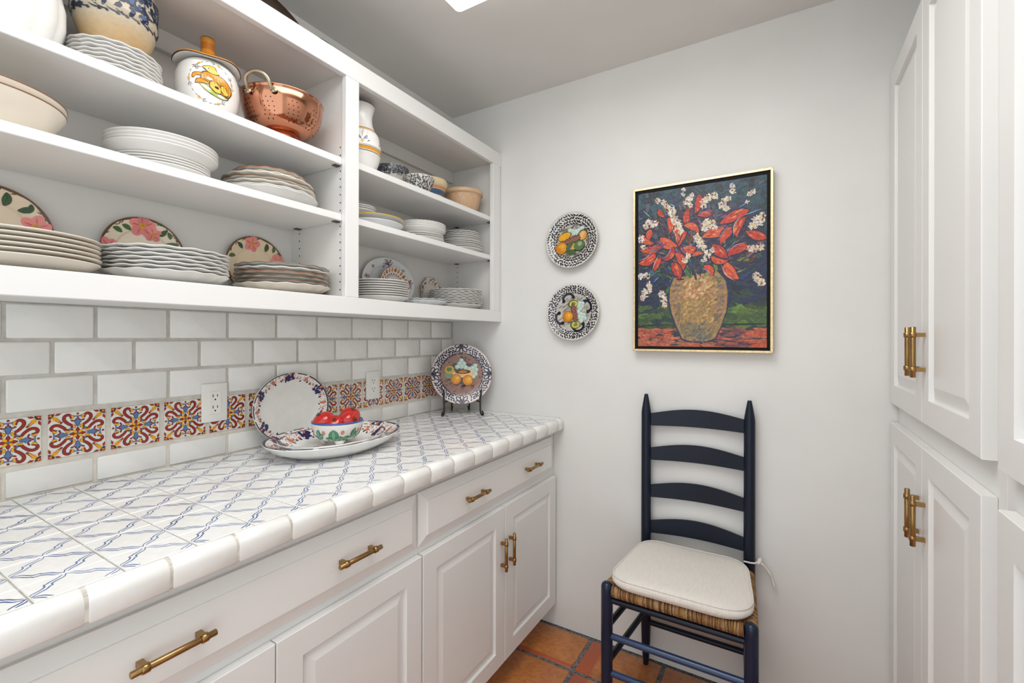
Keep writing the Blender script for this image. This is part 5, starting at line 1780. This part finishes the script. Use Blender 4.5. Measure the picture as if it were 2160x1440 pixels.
d.poly([((x - 0.5 * PW) * 1.05 + 0.5 * PW - 0.001, (y - 0.26 * PH) * 1.03 + 0.26 * PH - 0.0015) for x, y in vpts], C(46, 54, 92))
d.poly(vpts, C(176, 140, 88))
def invase(x, y):
    n_, ins = len(vase), False
    for i in range(n_):
        (xa, ya), (xb, yb) = vase[i], vase[(i + 1) % n_]
        if (ya > y) != (yb > y) and x < (xb - xa) * (y - ya) / (yb - ya) + xa:
            ins = not ins
    return ins
for i in range(420):
    x, y = P.uniform(400, 800), P.uniform(770, 1240)
    if not invase(x, y) or not invase(x + 26, y) or not invase(x - 26, y):
        continue
    dx = (x - 600) / 200
    if abs(dx) > 0.62:
        c_ = P.choice([C(150, 118, 104), C(128, 116, 92), C(170, 130, 110)])
    elif y > 1120:
        c_ = P.choice([C(128, 122, 106), C(150, 132, 96), C(118, 116, 108)])
    elif y < 960 and abs(dx) < 0.45:
        c_ = P.choice([C(222, 176, 122), C(214, 164, 100), C(228, 190, 140), C(206, 140, 90)])
    else:
        c_ = P.choice([C(196, 160, 100), C(186, 146, 84), C(172, 140, 92), C(206, 168, 110), C(160, 130, 70)])
    a = P.uniform(0.3, 1.3)
    L = P.uniform(14, 26)
    bstroke(x - L * math.cos(a), y + L * math.sin(a), x + L * math.cos(a), y - L * math.sin(a), P.uniform(12, 22), jit(c_, 0.14))
GR = [C(58, 110, 60), C(84, 128, 66), C(46, 84, 62), C(120, 150, 70)]
for i in range(90):
    x, y = P.uniform(330, 880), P.uniform(560, 830)
    a = math.atan2(-(y - 860), (x - 600)) + P.uniform(-0.5, 0.5)
    bstroke(x, y, x + 60 * math.cos(a), y - 60 * math.sin(a), P.uniform(8, 18), jit(P.choice(GR + [C(50, 44, 66), C(84, 60, 84), C(38, 40, 52)]), 0.2))
for (x0, y0, x1, y1, w_) in ((280, 370, 300, 405, 22), (890, 385, 860, 460, 40), (240, 690, 215, 745, 30), (300, 650, 280, 700, 24), (505, 730, 545, 810, 40), (910, 640, 1000, 680, 22), (860, 690, 940, 690, 30), (720, 710, 700, 780, 36), (390, 870, 370, 910, 24), (320, 940, 335, 1010, 22), (530, 560, 570, 545, 20), (700, 640, 660, 690, 26)):
    bstroke(x0, y0, x1, y1, w_, jit(P.choice(GR), 0.15), 0.1)
REDS = [C(216, 66, 42), C(226, 84, 50), C(200, 50, 38), C(232, 98, 58)]
petals = [(605, 235, 578, 365, 52), (535, 330, 552, 465, 46), (695, 375, 595, 378, 40), (935, 345, 745, 440, 66), (800, 490, 628, 532, 74), (838, 460, 750, 572, 56), (912, 395, 858, 530, 54), (1042, 540, 915, 492, 56), (868, 570, 790, 640, 44), (700, 580, 802, 672, 66), (938, 595, 800, 660, 62), (788, 700, 872, 818, 70), (638, 728, 702, 795, 44), (585, 600, 478, 602, 66), (522, 490, 465, 592, 50), (415, 450, 460, 565, 46), (330, 535, 455, 590, 72), (385, 395, 395, 505, 42), (318, 335, 365, 388, 36), (258, 478, 246, 548, 46), (188, 512, 285, 572, 40), (335, 600, 175, 622, 50), (292, 640, 162, 712, 66), (425, 598, 355, 690, 46), (440, 638, 482, 770, 56), (415, 705, 472, 820, 62), (335, 668, 288, 765, 44), (500, 448, 605, 505, 48), (690, 660, 800, 692, 40), (240, 600, 350, 585, 30), (560, 660, 640, 640, 30)]
for i in range(420):      # tangle of dark, purple and maroon touches behind the flowers
    q = P.uniform(0, 2 * PI)
    rr_ = math.sqrt(P.random())
    x, y = 600 + 430 * rr_ * math.cos(q), 560 + 270 * rr_ * math.sin(q)
    if invase(x, y):
        continue
    a = math.atan2(-(y - 820), (x - 600)) + P.uniform(-0.7, 0.7)
    L = P.uniform(12, 42)
    bstroke(x - L * math.cos(a), y + L * math.sin(a), x + L * math.cos(a), y - L * math.sin(a), P.uniform(6, 15), jit(P.choice([C(36, 38, 66), C(60, 40, 62), C(96, 44, 58), C(120, 52, 52), C(48, 70, 70), C(62, 96, 70), C(108, 84, 110), C(70, 56, 92), C(150, 100, 90), C(40, 60, 84)]), 0.2), P.uniform(-0.1, 0.1), True)
for (x0, y0, x1, y1, w_) in petals:
    c_ = P.choice(REDS)
    bd = P.uniform(-0.2, 0.2)
    ex, ey = (x1 - x0) * 0.06, (y1 - y0) * 0.06
    bstroke(x0 - ex, y0 - ey, x1 + ex, y1 + ey, w_ * 1.30, jit(C(44, 26, 52), 0.25), bd, True)
    bstroke(x0, y0, x1, y1, w_ * 1.05, jit(c_, 0.06), bd, True)
    nx_, ny_ = -(y1 - y0), x1 - x0
    nl = math.hypot(nx_, ny_)
    for j in range(12):
        o_ = P.uniform(-0.30, 0.30) * w_
        t0_ = P.uniform(0.08, 0.7)
        t1_ = min(0.95, t0_ + P.uniform(0.15, 0.4))
        sg_ = -bd * math.sin(PI * (t0_ + t1_) / 2) * nl / max(1.0, w_)
        o0 = o_ + sg_ * w_
        bstroke(x0 + (x1 - x0) * t0_ + nx_ / nl * o0, y0 + (y1 - y0) * t0_ + ny_ / nl * o0, x0 + (x1 - x0) * t1_ + nx_ / nl * o0, y0 + (y1 - y0) * t1_ + ny_ / nl * o0, w_ * 0.13, jit(P.choice([C(244, 122, 72), C(178, 40, 36), C(236, 98, 58), C(240, 150, 96), C(206, 56, 40), C(226, 70, 44)]), 0.08), bd * 0.5, True)
    if P.random() < 0.55:
        bstroke(x0 + nx_ / nl * w_ * 0.5, y0 + ny_ / nl * w_ * 0.5, x1 + nx_ / nl * w_ * 0.35, y1 + ny_ / nl * w_ * 0.35, 6, jit(P.choice([C(170, 160, 190), C(120, 150, 180), C(214, 190, 190)]), 0.1), bd, True)
for (x0, y0, x1, y1) in ((370, 570, 290, 620), (480, 640, 440, 600), (730, 470, 800, 455), (600, 400, 620, 460), (300, 560, 360, 590), (650, 350, 700, 350), (750, 400, 800, 380), (520, 640, 490, 600)):
    bstroke(x0, y0, x1, y1, 18, jit(C(126, 84, 122), 0.2), 0.1)
whites = [(310, 280, 1), (350, 290, 1), (378, 318, 1), (412, 350, 1.5), (250, 440, 1.6), (215, 460, 1), (290, 440, 1.2), (440, 415, 1.6), (470, 455, 1.6), (482, 490, 1.2), (415, 370, 1.3), (540, 262, 1.3), (520, 292, 1.1), (545, 312, 1), (640, 282, 1.2), (670, 258, 1.3), (712, 245, 1.2), (640, 312, 1), (660, 440, 1.9), (645, 470, 1.2), (695, 430, 1.1), (712, 460, 1), (765, 312, 1.3), (790, 330, 1.1), (772, 282, 1), (802, 265, 1), (600, 550, 1.4), (622, 582, 1.4), (588, 522, 1), (642, 602, 1), (980, 430, 1.9), (1005, 405, 1.4), (958, 462, 1.2), (1022, 382, 1), (972, 608, 1.4), (1012, 602, 1.2), (940, 612, 1), (185, 545, 1.3), (180, 802, 1.2), (230, 795, 1.1), (212, 920, 1.4), (238, 890, 1.5), (252, 858, 1.2), (198, 945, 1), (342, 920, 1.2), (356, 960, 1.4), (362, 992, 1), (988, 798, 1.4), (1012, 842, 1.3), (985, 822, 1), (830, 180, 0.9), (830, 215, 1), (498, 205, 0.7), (495, 235, 0.7), (940, 236, 0.8), (962, 220, 0.8), (925, 290, 0.7), (560, 240, 0.8), (665, 645, 1.2), (642, 682, 1), (530, 660, 1), (510, 690, 1), (200, 600, 0.9), (700, 620, 0.9)]
for (x, y, s_) in whites:
    for j in range(22):
        q = P.uniform(0, 2 * PI)
        r_ = 19 * s_ * math.sqrt(P.random())
        xx, yy_ = x + r_ * math.cos(q), y + r_ * math.sin(q)
        a = P.uniform(0, PI)
        L = P.uniform(5, 11) * s_
        bstroke(xx - L * math.cos(a), yy_ - L * math.sin(a), xx + L * math.cos(a), yy_ + L * math.sin(a), P.uniform(6, 11) * s_ ** 0.5, jit(P.choice([C(240, 226, 204), C(246, 238, 224), C(236, 206, 176), C(240, 206, 130), C(228, 176, 160), C(196, 180, 190), C(250, 246, 238), C(244, 236, 220)]), 0.06))
for (x0, y0, x1, y1) in ((200, 350, 260, 400), (490, 200, 510, 260), (870, 330, 930, 290), (910, 380, 1010, 340), (280, 840, 320, 800), (830, 150, 830, 190), (440, 320, 400, 300)):
    bstroke(x0, y0, x1, y1, 9, jit(C(120, 168, 196), 0.1))
# signature DONALEE, thin dark strokes
LET = {'D': [[(0, 0), (0, 1)], [(-0.15, 1), (0.5, 0.9), (0.65, 0.5), (0.4, 0.05), (0, 0)]], 'O': [[(0.3, 1), (0, 0.6), (0.1, 0.05), (0.5, 0.1), (0.6, 0.7), (0.3, 1)]], 'N': [[(0, 0), (0.05, 1), (0.5, 0.05), (0.55, 1)]], 'A': [[(0, 0), (0.3, 1), (0.6, 0)], [(0.1, 0.4), (0.5, 0.4)]], 'L': [[(0.1, 1.25), (0.1, 0), (0.3, 0.0)]], 'E': [[(0.5, 0.9), (0.05, 0.85), (0.05, 0.05), (0.5, 0.05)], [(0.05, 0.5), (0.4, 0.5)]]}
sx_, sz_ = cr(868, 1266)
for i, ch in enumerate('DONALEE'):
    s_ = 0.0064 if i < 5 else 0.0055
    for ln in LET[ch]:
        d.stroke([(sx_ + 0.0058 * i + p[0] * s_, sz_ + p[1] * s_ * 1.3 - 0.0004 * i) for p in ln], 0.0011, C(34, 26, 40), None, False)
cv.build('canvas', M['oil'], pt_)

# ------------------------------------------------------------------ ladder-back chair
ch = thing('ladderback_chair', 'navy blue ladder-back chair with a rush seat against the back wall', 'chair', (1.165, -0.22, 0.0))
BLx, BRx, BY, FLx, FRx, FY = 0.986, 1.3455, -0.0385, 0.9535, 1.3730, -0.400
def post(x, y):
    mb = MB()
    mb.tube([(x, y, 0.0008), (x, y, 0.004), (x, y, 0.09), (x, y, 0.16), (x, y, 0.50), (x, y, 0.985), (x, y, 1.00), (x, y, 1.03), (x, y, 1.052), (x, y, 1.0565)], [0.0095, 0.0105, 0.0165, 0.0185, 0.0187, 0.0182, 0.0165, 0.0115, 0.0074, 0.006], 18)
    mb.build('back_post', M['navy'], ch)
post(BLx, BY)
post(BRx, BY)
for x in (FLx, FRx):
    MB().tube([(x, FY, 0.0008), (x, FY, 0.004), (x, FY, 0.08), (x, FY, 0.15), (x, FY, 0.44), (x, FY, 0.4640), (x, FY, 0.4715), (x, FY, 0.4765), (x, FY, 0.4785)], [0.0135, 0.0145, 0.0178, 0.0188, 0.0190, 0.0188, 0.0165, 0.0105, 0.004], 18).build('front_leg', M['navy_lit'], ch)
for zc in (0.9340, 0.8005, 0.6560, 0.5170):
    mb = MB()
    N_ = 14
    vs = []
    for i in range(N_ + 1):
        t = i / N_
        x = BLx + 0.012 + (BRx - BLx - 0.024) * t
        y = BY + 0.004 + 0.014 * math.sin(PI * t)
        zb = zc + 0.006 * t + 0.004 * math.sin(PI * t)
        zt = zc + 0.0465 + 0.006 * t + 0.0225 * math.sin(PI * min(1, max(0, t)))
        for (yy_, zz) in ((y - 0.0045, zb), (y - 0.0045, zt - 0.001), (y - 0.003, zt), (y + 0.003, zt), (y + 0.0045, zt - 0.001), (y + 0.0045, zb)):
            vs.append((x, yy_, zz))
    mb.add(vs, [(i * 6 + j, i * 6 + (j + 1) % 6, i * 6 + 6 + (j + 1) % 6, i * 6 + 6 + j) for i in range(N_) for j in range(6)] + [(0, 1, 2, 3, 4, 5), tuple(range(N_ * 6 + 5, N_ * 6 - 1, -1))])
    mb.build('slat', M['navy'], ch)
def rung(a, b, r_, m, nm='rung'):
    a, b = Vector(a), Vector(b)
    MB().tube([a, a.lerp(b, 0.08), a.lerp(b, 0.5), a.lerp(b, 0.92), b], [r_ * 0.92, r_ * 1.0, r_ * 1.03, r_ * 1.0, r_ * 0.92], 12).build(nm, m, ch)
rung((FLx, FY, 0.421), (FRx, FY, 0.421), 0.0098, M['navy'], 'seat_rail')
rung((BLx, BY, 0.421), (BRx, BY, 0.421), 0.0098, M['navy'], 'seat_rail')
rung((FLx, FY, 0.432), (BLx, BY, 0.432), 0.0098, M['navy'], 'seat_rail')
rung((FRx, FY, 0.432), (BRx, BY, 0.432), 0.0098, M['navy'], 'seat_rail')
rung((FLx, FY, 0.304), (FRx, FY, 0.304), 0.0105, M['rung_lit'])
rung((FLx, FY, 0.184), (FRx, FY, 0.184), 0.0105, M['rung_lit'])
rung((BLx, BY, 0.168), (BRx, BY, 0.168), 0.0105, M['navy'])
for (fx, bx) in ((FLx, BLx), (FRx, BRx)):
    rung((fx, FY, 0.330), (bx, BY, 0.330), 0.0105, M['navy'])
    rung((fx, FY, 0.212), (bx, BY, 0.212), 0.0105, M['navy'])
# woven rush seat: a pillowed core with twisted cords wrapped over the front and side rails
RC = [C(166, 122, 74), C(152, 110, 66), C(142, 100, 60), C(178, 138, 90), C(112, 78, 46), C(190, 156, 112)]
sm = MB()
def seat_edge(t, side):
    if side == 'f':
        return Vector((FLx + 0.018 + (FRx - FLx - 0.036) * t, FY, 0)), Vector((0, -1, 0))
    if side == 'l':
        return Vector((FLx + (BLx - FLx) * t, FY + 0.018 + (BY - FY - 0.036) * t, 0)), Vector((-1, -0.08, 0))
    if side == 'r':
        return Vector((FRx + (BRx - FRx) * t, FY + 0.018 + (BY - FY - 0.036) * t, 0)), Vector((1, -0.08, 0))
    return Vector((BLx + 0.018 + (BRx - BLx - 0.036) * t, BY, 0)), Vector((0, 1, 0))
for side, cnt in (('f', 92), ('l', 66), ('r', 66), ('b', 50)):
    for i in range(cnt):
        t = (i + 0.5) / cnt
        p, o_ = seat_edge(t, side)
        zz = 0.452
        c_ = vary(P.choice(RC), 0.15, P)
        slant = P.uniform(-0.0012, 0.0012) + 0.0015
        tg = o_.cross(Vector((0, 0, 1)))
        pts = []
        for qd in (150, 110, 70, 30, -10, -50, -95, -140):
            q = math.radians(qd)
            pts.append(p + o_ * (0.0165 * math.cos(q)) + Vector((0, 0, zz + 0.0165 * math.sin(q) + P.uniform(-0.0006, 0.0006))) + tg * slant * (qd / 100))
        pts = [p - o_ * 0.045 + Vector((0, 0, zz + 0.010))] + pts + [p - o_ * 0.04 + Vector((0, 0, zz - 0.010))]
        sm.tube(pts, 0.0021, 6, c_, caps=False)
o = sm.build('woven_rush', M['rush'], ch)
o['kind'] = 'stuff'
core = MB()
core.add([(FLx + 0.012, FY + 0.01, 0.440), (FRx - 0.012, FY + 0.01, 0.440), (BRx - 0.012, BY - 0.01, 0.440), (BLx + 0.012, BY - 0.01, 0.440), (FLx + 0.012, FY + 0.01, 0.462), (FRx - 0.012, FY + 0.01, 0.462), (BRx - 0.012, BY - 0.01, 0.462), (BLx + 0.012, BY - 0.01, 0.462)],
         [(3, 2, 1, 0), (4, 5, 6, 7), (0, 1, 5, 4), (1, 2, 6, 5), (2, 3, 7, 6), (3, 0, 4, 7)], C(150, 112, 70))
core.build('seat', M['rush'], ch)

# linen cushion with piping and a tie knotted round the right back post
cu = thing('seat_cushion', 'beige linen seat cushion with piped edge lying on the rush seat', 'cushion', (1.17, -0.23, 0.470))
def outline(off, n=12):
    cs = [((0.955 - off, -0.421 - off), 0.085), ((1.3870 + off, -0.416 - off), 0.112), ((1.342 + off, -0.0645 + off), 0.085), ((0.988 - off, -0.0645 + off), 0.075)]
    pts = []
    for i in range(4):
        p0, r_ = Vector(cs[i][0]), cs[i][1]
        a = (Vector(cs[i - 1][0]) - p0).normalized()
        b = (Vector(cs[(i + 1) % 4][0]) - p0).normalized()
        for kq in range(n + 1):
            t = kq / n
            s0, s1 = p0 + a * r_, p0 + b * r_
            pts.append((1 - t) ** 2 * s0 + 2 * t * (1 - t) * p0 + t * t * s1)
    # back edge sags forward in the middle and cuts round the posts
    return pts
cc2 = Vector((1.17, -0.23))
CB = 0.4725
layers = [(-0.014, 0.0000), (-0.003, 0.0035), (0.0015, 0.010), (0.0020, 0.018), (0.0005, 0.025), (-0.002, 0.0300), (-0.010, 0.0335), (-0.03, 0.0355), (-0.07, 0.0375), (-0.12, 0.0385)]
vs, n_ = [], 0
for off, zz in layers:
    ring = outline(max(off, -0.010))
    if off < -0.010:
        ring = [cc2 + (p - cc2) * (1 + (off + 0.010) / 0.16) for p in ring]
    n_ = len(ring)
    for p in ring:
        sag = 0.026 * math.exp(-((p.x - 1.17) / 0.075) ** 2) if p.y > -0.12 else 0
        wob = 0.0012 * math.sin(p.x * 31 + p.y * 17)
        vs.append((p.x, p.y - sag * 0.6, CB + zz + (wob if zz > 0.02 else 0)))
e_ = (len(layers) - 1) * n_
fs = [(i * n_ + j, i * n_ + (j + 1) % n_, (i + 1) * n_ + (j + 1) % n_, (i + 1) * n_ + j) for i in range(len(layers) - 1) for j in range(n_)]
mb = MB()
vs.append((1.17, -0.23, CB + 0.039))
fs += [(e_ + j, e_ + (j + 1) % n_, len(vs) - 1) for j in range(n_)]
mb.add(vs, fs, smooth=True)
mb.add(vs[:n_], [tuple(range(n_))[::-1]])
mb.build('cushion_body', M['linen'], cu)
def piping(off, zz, nm):
    ring = [(p.x, p.y - (0.026 * math.exp(-((p.x - 1.17) / 0.075) ** 2) * 0.6 if p.y > -0.12 else 0), CB + zz) for p in outline(off)]
    MB().tube(ring + [ring[0]], 0.0021, 6, caps=False).build(nm, M['linen'], cu)
piping(-0.0012, 0.0305, 'piping')
piping(-0.0060, 0.0022, 'piping')
mb = MB()
mb.tube(smooth([(1.330, -0.060, 0.497), (1.338, -0.0615, 0.498), (1.352, -0.0605, 0.4975), (1.366, -0.052, 0.4970), (1.3715, -0.036, 0.4975), (1.3705, -0.020, 0.498), (1.362, -0.013, 0.498)], 4), 0.0030, 8)
mb.tube(smooth([(1.3700, -0.046, 0.492), (1.3770, -0.042, 0.497), (1.3800, -0.036, 0.503), (1.3790, -0.030, 0.507), (1.3755, -0.034, 0.503), (1.374, -0.041, 0.497), (1.3800, -0.034, 0.492)], 4), 0.0034, 8)
pts = smooth([(1.379, -0.036, 0.494), (1.392, -0.032, 0.483), (1.406, -0.028, 0.462), (1.416, -0.025, 0.436), (1.422, -0.024, 0.412)], 5)
mb.tube(pts, [0.0036 + 0.0012 * math.sin(i * 0.8) for i in range(len(pts))], 8)
mb.build('tie', M['linen'], cu)
